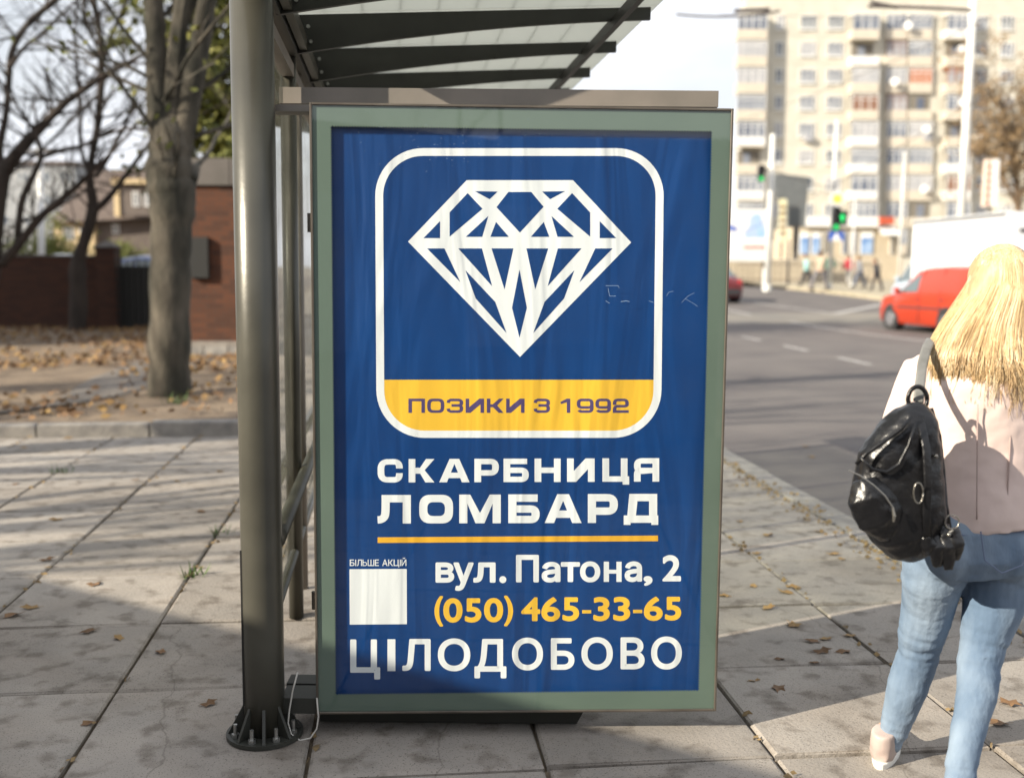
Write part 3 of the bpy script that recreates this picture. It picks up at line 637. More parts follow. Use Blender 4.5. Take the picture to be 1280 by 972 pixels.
hum('lettering', [('(',543,553.8,744.4,782.6),('0',554,578.2,747,777.8),('5',581,601.8,747.2,777.6),('0',605,629,746.8,777.4),(')',630,641.4,744,782.2),('4',651.6,675.3,746,775.8),('6',676.6,700.3,745.8,776.4),('5',703,724,746,776),('-',727.7,739,762,766.2),('3',741.6,762.3,745.6,776),('3',766.5,787.8,745.4,775.7),('-',791.3,802.8,761.6,765.8),('6',804.7,828.5,745.2,775.6),('5',831.1,851.6,745.4,775.2)], 1.25, I_yel, 1)
hum('lettering', [('Ц',437.7,475.2,798.6,848.6),('І',484.3,494.2,798.4,838.2),('Л',502.9,538.3,798,838),('О',547.3,587.9,797.4,838.4),('Д',593,633,798,847.2),('О',640,678.7,796.4,837.4),('Б',688.6,718,797,836.6),('О',726.8,766,795.8,837),('В',775.7,805.8,796,836),('О',813.9,852.3,795,836.2)], 1.25, I_white, 1)
sm = []; x = 437.2
for ch, w_ in zip('БІЛЬШЕ АКЦІЙ', (6,1.2,6.4,5.6,8.2,5.0,2.6,6.6,6.0,7.0,1.2,6.2)):
    if ch != ' ': sm.append((ch, x, x+w_, 698.9-(2.4 if ch == 'Й' else 0), 707.0+(1.6 if ch == 'Ц' else 0)))
    x += w_ + .82
sf = (508-437.2)/(sm[-1][2]-437.2); sm = [(c, 437.2+(a-437.2)*sf, 437.2+(b-437.2)*sf, y0, y1) for c, a, b, y0, y1 in sm]
hum('lettering', sm, .12, I_white, 1)
flat('underline', [[(472,671.2),(822.5,669),(822.5,676),(472,678.2)]], I_or, 1)
flat('white_square', [[(436.8,711),(508.4,710.6),(508.6,779.6),(437.2,780.2)]], I_white, 1)
# ink pen tag on the glass
# ================================================================== LEFT SIDE: trees, fence, kiosk, house
def branchy(mb, p, d, L, r, depth, rnd, leaves=None, gravity=.0, spread=.6, lf=0):
    n = 4; pts = [p]; rad = [r]; q = p.copy(); dd = d.copy()
    for i in range(n):
        dd = (dd + Vector((rnd.uniform(-1,1), rnd.uniform(-1,1), rnd.uniform(-.6,.9) - gravity)) * .18).normalized()
        q = q + dd * (L / n); pts.append(q.copy()); rad.append(r * (1 - .55 * (i+1)/n))
    mb.tube(pts, rad, 6 if r > .02 else 3, cap=False)
    if leaves is not None and depth <= 1:
        for _ in range(lf): leaves.append(pts[rnd.randrange(1, n+1)] + Vector((rnd.gauss(0,.1), rnd.gauss(0,.1), rnd.gauss(0,.1))))
    if depth <= 0: return
    for k in range(rnd.choice((2,3,3))):
        i = rnd.randrange(1, n+1); nd = (dd + Vector((rnd.uniform(-1,1), rnd.uniform(-1,1), rnd.uniform(-.7,1))) * spread).normalized()
        branchy(mb, pts[i], nd, L * rnd.uniform(.55,.8), rad[i] * .62, depth-1, rnd, leaves, gravity, spread, lf)
def leafmesh(pts, size, rnd, flat_=0):
    mb = MB()
    for p in pts:
        a = Vector((rnd.gauss(0,1), rnd.gauss(0,1), rnd.gauss(0,1) * (1-flat_))).normalized(); b = a.orthogonal().normalized(); b = (b + a.cross(b)*rnd.uniform(-1,1)).normalized()
        s = size * rnd.uniform(.6,1.3)
        mb.add([p - a*s*.5, p + b*s*.32 - a*s*.05, p + a*s*.55, p - b*s*.32 - a*s*.05], [(0,1,2,3)])
    return mb
def px_tree(label, depthY, paths, seed, m, twig_every=.5, twigL=1.2, leaf=None, group=None, wob=.35, dp=2, lead=None, lf=0, gravity=0, density=1.0):
    """paths: list of [(px, py, width_px), ...]; limbs get real depth of their own"""
    rnd = random.Random(seed); base = at(paths[0][0][0], paths[0][0][1], depthY)
    t = thing('tree', label, 'tree', (base.x, base.y, 0), group=group)
    mb = MB(); tw = MB(); lv = []
    for k, path in enumerate(paths):
        off = 0 if k == 0 else rnd.uniform(-wob, wob); pts = []; rad = []
        for i, (x, y, w_) in enumerate(path):
            Y = depthY + off * (i / max(1, len(path)-1)) * 2; p = at(x, y, Y); pts.append(p); rad.append(w_ / 2 / FPX * Y)
        fine = []; fr_ = []
        for i in range(len(pts)-1):
            n = 4
            p0 = pts[max(0,i-1)]; p1 = pts[i]; p2 = pts[i+1]; p3 = pts[min(len(pts)-1,i+2)]
            for j in range(n):
                u = j/n; c = .5*((2*p1)+(-p0+p2)*u+(2*p0-5*p1+4*p2-p3)*u*u+(-p0+3*p1-3*p2+p3)*u**3)
                r_ = rad[i]*(1-u)+rad[i+1]*u; fine.append(c); fr_.append(r_ * (1 + .06*math.sin(i*7+j*2.3+k)))
        fine.append(pts[-1]); fr_.append(rad[-1])
        if k == 0 and path[0][2] > 30: fr_[0] *= 1.35; fr_[1] *= 1.08
        mb.tube(fine, fr_, 14 if rad[0] > .12 else 8)
        if twig_every:
            step = 0; Lt = sum((fine[i+1]-fine[i]).length for i in range(len(fine)-1))
            nt_ = int(Lt / twig_every * density)
            for _ in range(nt_):
                i = rnd.randrange(max(1,len(fine)//4), len(fine)); 
                if k == 0 and fine[i].z < 2.2: continue
                dd = Vector((rnd.uniform(-1,1), rnd.uniform(-1,1), rnd.uniform(-.3,1))).normalized()
                branchy(tw, fine[i], dd, twigL*rnd.uniform(.6,1.3), max(.008, min(fr_[i]*.4, .03)), dp, rnd, lv, gravity, .7, lf)
            dd = (fine[-1]-fine[-3]).normalized() if len(fine) > 3 else Vector((0,0,1))
            branchy(tw, fine[-1], dd, twigL*1.8, fr_[-1]*.9, dp+1, rnd, lv, gravity, .6, lf)
    mb.build('trunk', m, t, smooth=True); tw.build('twigs', M_bark if m is not M_wood1 else m, t, kind='stuff')
    if leaf and lv: leafmesh(lv, leaf[1], rnd).build('foliage', leaf[0], t, kind='stuff')
    return t
px_tree('thick grey barked tree with a burl, standing behind the edging stones left of the post', 11.9,
 [[(215,512,60),(212,480,52),(212,420,50),(213,340,49),(214,290,50),(216,248,57),(212,222,60),(213,190,52),(214,168,46),(215,150,30)],
  [(207,250,20),(203,190,32),(198,120,30),(195,60,26),(192,0,25),(184,-80,22),(170,-200,18),(160,-330,12)],
  [(220,245,20),(226,185,30),(238,120,29),(250,60,26),(259,0,24),(275,-60,20),(300,-180,15),(330,-300,10)],
  [(238,225,18),(243,214,14),(246,207,8)]], 5, M_wood1, twig_every=.55, twigL=1.3, leaf=(M_leaf_y,.10), lf=1, density=.8)
px_tree('slim dark bare tree forking before the brick fence', 23.5,
 [[(96,422,22),(98,380,21),(97,335,19),(101,315,15),(116,263,14),(112,225,10),(116,190,9),(122,158,9),(126,110,9),(126,60,8),(121,20,7),(112,-30,6),(105,-110,4)],
  [(126,90,7),(138,48,6),(158,2,5),(175,-50,4),(200,-120,3)],
  [(117,264,9),(135,248,8),(158,218,6),(184,182,5),(210,140,4),(235,90,3)],
  [(109,210,6),(101,184,5),(100,140,5),(97,90,4),(94,50,3),(98,-20,3)],
  [(119,222,6),(134,200,5),(143,180,5),(160,148,4),(172,110,3)],
  [(125,171,5),(158,161,4),(190,162,4),(230,150,3)],
  [(124,118,5),(105,135,4),(80,160,4),(55,185,3)],
  [(126,60,5),(112,40,4),(104,0,4),(98,-60,3)]], 11, M_bark, twig_every=.5, twigL=1.1, leaf=(M_leaf_y,.10), lf=0, density=1.5)
px_tree('leaning dark bare tree at the left edge with long limbs rising to the right', 20.5,
 [[(-28,440,30),(-20,380,26),(-10,320,22),(0,230,20),(20,194,15),(43,168,13),(65,145,10),(86,125,9),(106,111,8),(132,93,7),(158,80,6),(186,64,4)],
  [(2,330,12),(20,310,11),(49,273,10),(76,250,9),(99,230,7),(125,205,5),(150,180,4)],
  [(22,305,9),(24,275,9),(29,247,9),(43,217,8),(51,197,7),(49,180,6),(40,160,5)],
  [(51,197,6),(76,188,6),(104,182,5),(128,168,4)],
  [(2,220,12),(0,184,9),(8,140,8),(11,100,8),(14,70,8),(24,45,8),(43,22,8),(72,-2,8),(110,-40,6)],
  [(12,85,6),(30,60,5),(50,45,5),(70,25,4)], [(-20,380,20),(-50,250,16),(-60,100,12),(-50,-80,8)]], 21, M_bark, twig_every=.45, twigL=1.0, leaf=(M_leaf_b,.09), lf=0, density=1.6)
px_tree('tree with green and yellow leaves rising behind the brick kiosk', 24,
 [[(285,430,22),(283,330,20),(280,240,17),(276,170,14),(272,110,11),(268,60,8),(262,-20,6)],
  [(277,180,9),(300,120,7),(330,70,6),(355,10,5)], [(279,220,8),(258,180,6),(246,140,5)], [(278,200,8),(310,190,6),(340,170,5),(370,150,4)], [(274,120,7),(255,90,5),(240,60,4)], [(276,160,7),(262,150,5),(255,140,4)], [(279,200,7),(268,190,5),(262,185,4)]],
 31, M_bark, twig_every=.14, twigL=1.05, leaf=(M_leaf_y,.17), lf=9, density=1.2)
# trees out of view to the left: same row, they throw the long shadows
for k, (x, y, s) in enumerate(((-12.5,.9,41),(-13.2,3.6,42),(-17,4.4,45),(-9.4,6.0,43),(-12.5,8.8,44))):
    rnd = random.Random(s); t = thing('tree', ['tall bare tree left of the view nearest the corner','tall bare tree left of the view beside the pavement','tall bare tree left of the view behind the others','bare street tree just out of view by the edging stones','bare street tree out of view before the fence'][k], 'tree', (x, y, 0))
    mb = MB(); h = 3.6; mb.tube([(x,y,0),(x+.05,y,1.5),(x,y+.1,h)], [.26,.2,.17], 10)
    br = MB(); lv = []
    for j in range(5):
        a = j*1.3 + s; branchy(br, Vector((x,y+.1,h-.1*j)), Vector((math.cos(a)*.5, math.sin(a)*.5, 1)).normalized(), 3.3, .11, 4, rnd, lv, 0, .55, 0)
    mb.build('trunk', M_bark, t, smooth=True); br.build('branches', M_bark, t, kind='stuff')
# fallen leaves
rnd = random.Random(77); lp = []; lp2 = []
for _ in range(15000):
    s_, t_ = rnd.uniform(-16,-1.3), 10.2 + 15*rnd.random()**.9; p = sv(s_, t_)
    if noise.noise(Vector((p.x*.6, p.y*.35, 5))) < rnd.uniform(-.45,.3): continue
    (lp if rnd.random() < .6 else lp2).append(Vector((p.x, p.y, gz(p.x,p.y)+.115+.05*noise.noise(Vector((p.x*.5,p.y*.5,0)))+rnd.uniform(0,.03))))
leafmesh(lp, .10, rnd, .75).build('leaf_litter', M_leaf_b, kind='stuff'); leafmesh(lp2, .095, rnd, .75).build('leaf_litter', M_leaf_y2, kind='stuff')
def leaf_me(seed, m):
    r_ = random.Random(seed); mb = MB(); n = 10; vs = [(0,0,.006)]
    for k in range(n):
        a = 2*math.pi*k/n; q = (.055 if k % 2 == 0 else .033) * r_.uniform(.8,1.2); vs.append((q*math.cos(a)*1.2, q*math.sin(a)*.85, r_.uniform(.002,.02)))
    mb.add(vs, [(0,1+k,1+(k+1)%n) for k in range(n)]); mb.tube([(-.04,0,.005),(-.085,.012,.012)], .0015, 3)
    o = mb.build('fallen_leaf', m); me = o.data; bpy.data.objects.remove(o); return me
LM = [leaf_me(k, M_leaf_y2 if k < 3 else M_leaf_b) for k in range(6)]
spots = [(38,760),(118,731),(98,602),(70,650),(20,605),(170,600),(222,602),(85,548),(133,540),(240,520),(15,770),(238,719),(945,692),(960,669),(1042,693),(1052,699),(990,734),(982,741),(942,733),(905,745),(1015,802),(1032,799),(975,824),(1018,829),(1062,795),(1055,815),(1029,815),(942,851),(973,862),(992,782),(1008,543),(1015,555),(1020,612),(1085,655),(1025,665),(930,600),(918,580),(200,815),(110,790),(148,798),(250,640),(60,700),(275,590),(110,905),(262,880),(960,760),(925,652),(30,560),(320,545),(1248,905),(1262,880)]
for i, (x, y) in enumerate(spots):
    p = ground_at(x, y, 0.0)
    yel = y < 600 or (x > 900 and y < 790) or i % 3 == 0
    o = link(bpy.data.objects.new('fallen_leaf', LM[i % 3 if yel else 3 + i % 3])); o.location = (p.x, p.y, (-.118 if (x > 990 and y < 625 and x > 940) else .001)); o.rotation_euler = (R(rnd.uniform(-6,6)), R(rnd.uniform(-6,6)), rnd.uniform(0,6.28)); s = rnd.uniform(.4,.72); o.scale = (s,s,s)
    col = 'yellow' if yel else 'brown'; zone = ('on the slabs left of the round post' if x < 340 else 'in the shade between the lightbox and the woman' if y > 780 else 'on the sunlit slabs between the lightbox and the woman' if y > 640 else 'near the kerb right of the lightbox')
    tag(o, 'small %s dry leaf lying %s' % (col, zone), 'leaf', '%s leaves %s' % (col, zone))
# litter, weeds in joints
jm = []; jm2 = []
for s_ in (2.71-.742*k for k in range(0, 12)):
    for _ in range(110):
        t_ = rnd.uniform(2.6, 13); 
        if noise.noise(Vector((s_*3, t_*1.2, 0))) < (-.05 if s_ < 1 else -.25): continue
        p = sv(s_ + rnd.gauss(0,.014), t_); jm.append(Vector((p.x,p.y,.002+rnd.random()*.006)))
for _ in range(1500):
    p = sv(2.66 + rnd.gauss(0,.06), rnd.uniform(3.5, 22)); jm.append(Vector((p.x,p.y,.004+rnd.random()*.01)))
leafmesh(jm, .03, rnd, .8).build('joint_debris', mat('debris', (.30,.21,.10), (.15,.11,.06), 20, 1), kind='stuff')
for (x, y, n, s) in ((240,719,26,.04),(280,667,16,.035),(78,590,18,.04),(222,503,30,.07)):
    p = ground_at(x, y, .09 if y < 510 else 0); mb = MB()
    for _ in range(n):
        a = rnd.uniform(0,6.28); q = p + Vector((rnd.gauss(0,s), rnd.gauss(0,s), 0)); tip = q + Vector((math.cos(a)*s, math.sin(a)*s, s*rnd.uniform(.8,2))); n_ = Vector((-math.sin(a),math.cos(a),0))*s*.14
        mb.add([q-n_,q+n_,tip], [(0,1,2)])
    tag(mb.build('weed_tuft', M_grass), {240:'small green weed tuft in the slab joint left of the post, nearer one',280:'small weed tuft in the slab joint left of the post, farther one',78:'weeds in the slab joint at the far left',222:'green weeds sprouting at the foot of the thick tree'}[x], 'weed')
# brick fence with pillar
FY = 24.4
def fz(px, py, Y=FY): return at(px, py, Y)
zt = fz(70,319).z; fe = thing('brick_fence', 'low dark red brick fence with capped pillar behind the bare trees', 'fence', (fz(70,400).x, FY, 0))
xl, xr = fz(-260,400).x, fz(123,400).x
MB().box((xl,FY,-.1),(xr,FY+.25,zt-.04)).build('wall', M_brickw, fe); MB().box((xl,FY-.03,zt-.039),(xr-.0,FY+.28,zt+.01)).build('coping', M_grayc, fe)
pa, pb = fz(123,400).x, fz(147,400).x
MB().box((pa+.002,FY-.08,-.1),(pb,FY+.34,fz(135,309).z)).build('pillar', M_brickw, fe)
zc = fz(135,309).z; c = (pa+pb)/2; MB().add([(pa-.05,FY-.13,zc),(pb+.05,FY-.13,zc),(pb+.05,FY+.39,zc),(pa-.05,FY+.39,zc),(c,FY+.13,zc+.16)],[(0,1,4),(1,2,4),(2,3,4),(3,0,4),(0,3,2,1)]).build('pillar_cap', M_grayc, fe)
ga, gb_ = pb+.02, fz(238,400).x; gzt = fz(170,326).z
gt = thing('metal_gate', 'black metal gate between the brick pillar and the kiosk', 'gate', (ga, FY+.1, 0))
MB().box((ga,FY+.12,.1),(gb_,FY+.16,gzt-.12)).build('sheet', M_dark, gt)
for k in range(int((gb_-ga)/.14)):
    x = ga + .07 + k*.14; mb = MB(); mb.bar((x,FY+.08,.08),(x,FY+.08,gzt-.02),.03,.03); mb.tube([(x,FY+.08,gzt-.02),(x,FY+.08,gzt+.06)],[.02,.002],4); mb.build('bar', M_dark, gt)
# kiosk
KY = 17.2; ks = thing('brick_kiosk', 'brown brick kiosk with grey parapet behind the thick tree', 'kiosk', (fz(270,440,KY).x, KY, 0))
ka, kb2 = fz(237,400,KY).x, fz(340,400,KY).x; z0 = fz(260,426,KY).z; z1 = fz(260,232,KY).z; z2 = fz(260,198,KY).z
MB().box((ka,KY,z0),(kb2,KY+3.2,z1)).build('wall', M_brickk, ks)
for k in range(int((kb2-ka+.1)/.8)+1):
    x = ka-.08+k*.8; MB().box((x+.006,KY-.06,z1+.005),(min(kb2+.1,x+.79),KY-.01,z2)).build('parapet_panel', M_grayc, ks)
MB().box((ka-.06,KY-.01,z1+.003),(kb2+.06,KY+3.3,z2-.03)).build('parapet_core', M_grayc, ks)
MB().box((ka-.1,KY-.15,z0-.07),(kb2+.1,KY+3.3,z0-.002)).build('sill_course', M_conc, ks)
rr_ = random.Random(4); x = ka-.1
while x < kb2+.05:
    wd = rr_.uniform(.3,.55); MB().box((x+.01,KY-.16-rr_.uniform(0,.04),-.05),(x+wd-.01,KY+.2,z0-.072)).build('plinth_stone', M_kerb, ks); x += wd
MB().box((ka+.05,KY-.10,1.35),(ka+.35,KY-.002,2.0)).build('meter_box', M_dark, ks)
# house behind the fence
M_roofb = mat('roof_brown', (.13,.10,.085), (.09,.07,.06), 3, .9, bump=.3); M_yel = mat('render_cream', (.60,.47,.28), (.52,.41,.25), 1, .9); M_brn = mat('render_brown', (.14,.115,.10), (.11,.09,.08), 2, .9)
M_win = mat('window_pane', (.09,.11,.14), (.22,.24,.26), .35, .25, ramp=(.45,.55)); M_wfr = mat('window_frame', (.74,.74,.72))
def window(par, x0, z0, x1, z1, y, nm=1, m=None, fy=.06, bars=True):
    fr = MB(); t = max(.05, (x1-x0)*.05)
    for q in ((x0,z0,x0+t,z1),(x1-t,z0,x1,z1),(x0+t,z1-t,x1-t,z1),(x0+t,z0,x1-t,z0+t)): fr.box((q[0],y-fy,q[1]),(q[2],y,q[3]))
    for k in range(nm): xm = x0+(x1-x0)*(k+1)/(nm+1); fr.box((xm-t/2,y-fy,z0+t),(xm+t/2,y,z1-t))
    f = fr.build('window', m or M_wfr, par); MB().add([(x0+t,y-.012,z0+t),(x1-t,y-.012,z0+t),(x1-t,y-.012,z1-t),(x0+t,y-.012,z1-t)],[(0,1,2,3)]).build('pane', M_win, f); return f
HY = 58; P_ = lambda x, y, Y=HY: at(x, y, Y)
hs = thing('house', 'old house with steep brown roof and cream end wall behind the fence', 'house', (P_(130,330).x, HY, 0))
hb = gz(0,HY)-.2
a, b, c = P_(68,300), P_(118,300), P_(200,300); zt_ = P_(100,278).z
MB().box((a.x,HY,hb),(b.x,HY+9,zt_)).build('cream_wall', M_yel, hs); MB().box((b.x+.002,HY+.4,hb),(c.x+1,HY+9,P_(150,272).z)).build('brown_wall', M_brn, hs)
mb = MB(); e0 = P_(64,279); e1 = P_(204,272); r0 = P_(118,214, HY+4.5); r1 = P_(182,210, HY+4.5)
mb.add([(e0.x,HY-.4,e0.z),(e1.x,HY-.2,e1.z),(r1.x,HY+4.5,r1.z),(r0.x,HY+4.5,r0.z),(e0.x,HY+9.4,e0.z),(e1.x,HY+9.4,e1.z)],[(0,1,2,3),(3,2,5,4),(0,3,4),(1,5,2)]); mb.build('roof', M_roofb, hs)
q0, q1 = P_(150,231), P_(196,296); MB().box((P_(160,232).x,HY-1.2,P_(160,272).z+.05),(P_(196,232).x,HY-.45,P_(160,232).z)).build('dormer', M_brn, hs)
MB().box((P_(152,232).x,HY-1.5,P_(150,232).z),(P_(206,232).x,HY,P_(150,226).z)).build('dormer_roof', M_yel, hs)
MB().box((P_(153,232).x,HY-1.3,P_(150,272).z),(P_(159.5,232).x,HY-.5,P_(150,233).z)).build('dormer_pier', M_yel, hs)
ch = P_(150,226, HY+3); MB().box((ch.x-.4,HY+3,P_(150,250).z),(ch.x+.4,HY+3.8,P_(150,214).z)).build('chimney', M_brickw, hs)
for (x0,y0,x1,y1,yy) in ((80,284,92,300,HY-.003),(141,280,149,292,HY+.397),(166,240,174,258,HY-1.203),(180,240,188,258,HY-1.203),(100,284,112,300,HY-.003)):
    p, q = at(x0,y1,yy), at(x1,y0,yy); window(hs, p.x, p.z, q.x, q.z, yy)
# pale block of flats far left
BY = 150; bl = thing('apartment_block', 'pale grey block of flats far behind the bare trees', 'apartment building', (at(40,300,BY).x, BY, 0))
x0, x1 = at(-140,250,BY).x, at(95,250,BY).x; zt_ = at(40,206,BY).z; M_fl = mat('panel_grey', (.34,.35,.36), (.28,.29,.30), .3, .9)
MB().box((x0,BY,0),(x1,BY+14,zt_)).build('wall', M_fl, bl); MB().box((x0-.3,BY-.4,zt_),(x1+.3,BY+14.3,zt_+.5)).build('roof', M_roofb, bl)
for i in range(9):
    for j in range(5):
        x = x1 - 2.2 - i*3.0; z = zt_ - 2.4 - j*3.0; window(bl, x, z, x+1.7, z+1.5, BY-.003)
# white utility pole, shrubs, parked cars behind fence
p = at(50,320,32); q = at(50,176,32); t = thing('utility_pole', 'slim white utility pole behind the brick fence', 'pole', (p.x,32,0))
MB().tube([(p.x,32,0),(q.x,32,q.z)], [.11,.08], 12).build('shaft', M_white, t, smooth=True); MB().bar((q.x-.6,32,q.z-.3),(q.x+.6,32,q.z-.3),.08,.08).build('crossarm', M_grayc, t)
def shrub(label, c, r, n, m, size, seed, group=None):
    rnd = random.Random(seed); t = thing('shrub', label, 'shrub', (c.x, c.y, 0), group=group); st = MB()
    for k in range(7): a = k; st.tube([(c.x,c.y,0),(c.x+math.cos(a)*r[0]*.5,c.y+math.sin(a)*r[1]*.5,c.z+r[2]*.4)], [.03,.01], 4)
    st.build('stems', M_bark, t, kind='stuff'); pts = []
    cl = [Vector((rnd.gauss(0,.45),rnd.gauss(0,.45),rnd.gauss(0,.42))) for _ in range(14)]
    for _ in range(n):
        g = rnd.choice(cl) + Vector((rnd.gauss(0,.2),rnd.gauss(0,.2),rnd.gauss(0,.2))); z = max(.05, c.z+g.z*r[2]); pts.append(Vector((c.x+g.x*r[0], c.y+g.y*r[1], z)))
    leafmesh(pts, size, rnd).build('foliage', m, t, kind='stuff'); return t
M_shy = mat('shrub_yellow', (.16,.17,.03), (.09,.11,.02), 3, .8)
c = at(55,302,33); shrub('yellow green shrub behind the fence beside the white pole', Vector((c.x,33,1.9)), (1.2,1.0,.9), 2600, M_shy, .10, 1)
c = at(20,290,36); shrub('brownish bare shrub behind the fence at the far left', Vector((c.x,36,2.3)), (1.6,1.2,1.1), 1800, M_bark, .08, 2)
c = at(148,300,40); shrub('green shrub between the pillar and the blue car', Vector((c.x,40,1.9)), (1.0,.8,.8), 1500, M_shy, .11, 3)
# ================================================================== VEHICLES
M_tyre = mat('tyre', (.022,.022,.022), rough=.85); M_rim = mat('rim', (.42,.42,.44), (.3,.3,.32), 8, .35, metal=.7); M_vglass = mat('vehicle_glass', (.10,.13,.14), rough=.08, spec=.8); M_trim = mat('black_trim', (.035,.035,.038), rough=.5)
M_lamp = mat('lamp_lens', (.75,.75,.72), rough=.15); M_red = mat('tail_lens', (.45,.02,.015), rough=.2)
def paint(name, c, c2=None): return mat(name, c, c2 or tuple(x*.9 for x in c), 1.0, .32, coat=.5)
def vehicle(name, label, cat, loc_, rz, st, wheels, wr, body_m, side_w, front_w=None, rear_w=None, body_split=None, group=None, lights=None, door_lines=(), mould=None, mirror=None):
    """st: stations (x, z_sill, z_belt, z_top, hw_sill, hw_belt, hw_top), front first"""
    t = thing(name, label, cat, loc_, rz, group)
    def sec(s):
        x, zs, zb, zt, a, b, c = s; m = [(a*.94,zs),(a,zs+.10),((a+b)/2+.02,(zs+zb)/2),(b,zb),(b*.5+c*.5+.015,(zb+zt)/2),(c,zt-.06*(zt-zb+.2)),(c*.86,zt-.01),(c*.45,zt+.018),(0,zt+.025)]
        return [(x,y,z) for y,z in m] + [(x,-y,z) for y,z in reversed(m[:-1])]
    mb = MB(); S = []
    for i in range(len(st)-1):
        n = 3
        for k in range(n): u = k/n; S.append(tuple(p*(1-u)+q*u for p, q in zip(st[i], st[i+1])))
    S.append(st[-1]); rows = [sec(s) for s in S]; N = len(rows[0]); vs = [p for r_ in rows for p in r_]; fs = []
    for i in range(len(rows)-1):
        for j in range(N-1): fs.append((i*N+j,i*N+j+1,(i+1)*N+j+1,(i+1)*N+j))
        fs.append((i*N+N-1,i*N,(i+1)*N,(i+1)*N+N-1))
    fs.append(tuple(range(N))); fs.append(tuple(range((len(rows)-1)*N, len(rows)*N))[::-1]); mb.add(vs, fs)
    o = mb.build('body', body_m, t, smooth=True, world=False)
    o.modifiers.new('edges', 'EDGE_SPLIT').split_angle = R(38)
    def interp(x):
        for i in range(len(st)-1):
            a, b = st[i], st[i+1]
            if (a[0]-x)*(b[0]-x) <= 0 and a[0] != b[0]: u = (x-a[0])/(b[0]-a[0]); return [p*(1-u)+q*u for p, q in zip(a, b)]
        return list(st[0] if abs(x-st[0][0]) < abs(x-st[-1][0]) else st[-1])
    def sp(x, f, side, d=.012):          # a point on the flank: f<0 below the belt, 0..1 belt to roof
        _, zs, zb, zt, a, b, c = interp(x)
        if f >= 0: y = b + ((b*.5+c*.5+.015)-b)*min(1,f*2) if f < .5 else (b*.5+c*.5+.015) + (c-(b*.5+c*.5+.015))*(f-.5)*2; z = zb+(zt-zb)*f
        else: y = b + ((a+b)/2+.02-b)*min(1,-f*2) if f > -.5 else (a+b)/2+.02; z = zb+(zb-zs)*f
        return Vector((x, side*(y+d), z))
    for side in (-1, 1):
        for poly in side_w:
            MB().prism([sp(x, f, side, .004) for x, f in poly], (0, side*.012, 0)).build('side_window', M_vglass, t, world=False)
        for (xa, xb_) in door_lines:
            pts = [sp(xa, .95, side, .002), sp(xa, 0, side, .002), sp(xa, -.5, side, .002), sp(xa, -.92, side, .002)]
            m_ = MB()
            for p, q in zip(pts, pts[1:]): m_.bar(p, q, .012, .012)
            m_.build('door_seam', M_trim, t, world=False)
            p = sp(xa+xb_, -.18, side, .012); MB().bar(p+Vector((-.09,0,0)), p+Vector((.09,0,0)), .03, .03).build('door_handle', M_trim, t, world=False)
        if mould:
            x0, x1, f = mould; m_ = MB(); k = 8
            for i in range(k): m_.bar(sp(x0+(x1-x0)*i/k, f, side, .01), sp(x0+(x1-x0)*(i+1)/k, f, side, .01), .02, .05)
            m_.build('side_moulding', M_trim, t, world=False)
        for x in wheels:
            y = interp(x)[4]*side; s0 = .015*side
            m_ = MB(); m_.tube([(x,y-.24*side,wr+.03),(x,y+s0+.008*side,wr+.03)], wr*1.2, 28, ax=(1,0,0)); m_.build('wheel_arch', M_trim, t, world=False)
            w_ = MB().tube([(x,y-.18*side,wr),(x,y-.16*side,wr),(x,y+.03*side,wr),(x,y+.04*side,wr)], [wr*.93,wr,wr,wr*.93], 28, ax=(1,0,0)).build('wheel', M_tyre, t, world=False, smooth=False)
            MB().tube([(x,y+.035*side,wr),(x,y+.048*side,wr)], [wr*.66,wr*.6], 24, ax=(1,0,0)).build('rim', M_rim, w_, world=False)
        if mirror:
            p = sp(mirror, .08, side, .05); m_ = MB(); m_.ball(p+Vector((0,side*.06,.07)), (.06,.10,.09), 10, 6); m_.bar(p-Vector((0,side*.05,0)), p+Vector((0,side*.05,.02)), .05, .04); m_.build('mirror', body_m if mirror > 0 else M_trim, t, world=False, smooth=True)
        if lights:
            hx, hz, tx, tz = lights
            for x, z, m, nm in ((hx,hz,M_lamp,'headlight'),(tx,tz,M_red,'tail_light')):
                y = interp(x)[5]*side*.86; MB().ball((x,y,z), (.10,.13,.10 if nm=='headlight' else .18), 10, 6).build(nm, m, t, world=False, smooth=True)
    if front_w:
        (xa,za,ya),(xb_,zb_,yb_) = front_w; MB().prism([Vector((xa,-ya,za)),Vector((xa,ya,za)),Vector((xb_,yb_,zb_)),Vector((xb_,-yb_,zb_))], Vector((.012,0,.012))).build('windscreen', M_vglass, t, world=False)
    if rear_w:
        (xa,za,ya),(xb_,zb_,yb_) = rear_w; MB().prism([Vector((xa,-ya,za)),Vector((xa,ya,za)),Vector((xb_,yb_,zb_)),Vector((xb_,-yb_,zb_))], Vector((-.012,0,.012))).build('rear_window', M_vglass, t, world=False)
    L0 = st[0]; MB().box((L0[0]-.02,-L0[4]*.8,L0[1]+.05),(L0[0]+.03,L0[4]*.8,L0[1]+.28)).build('bumper', M_trim if body_split is None else body_m, t, world=False)
    L0 = st[-1]; MB().box((L0[0]-.04,-L0[4]*.9,L0[1]+.05),(L0[0]+.02,L0[4]*.9,L0[1]+.28)).build('bumper', M_trim, t, world=False)
    return t
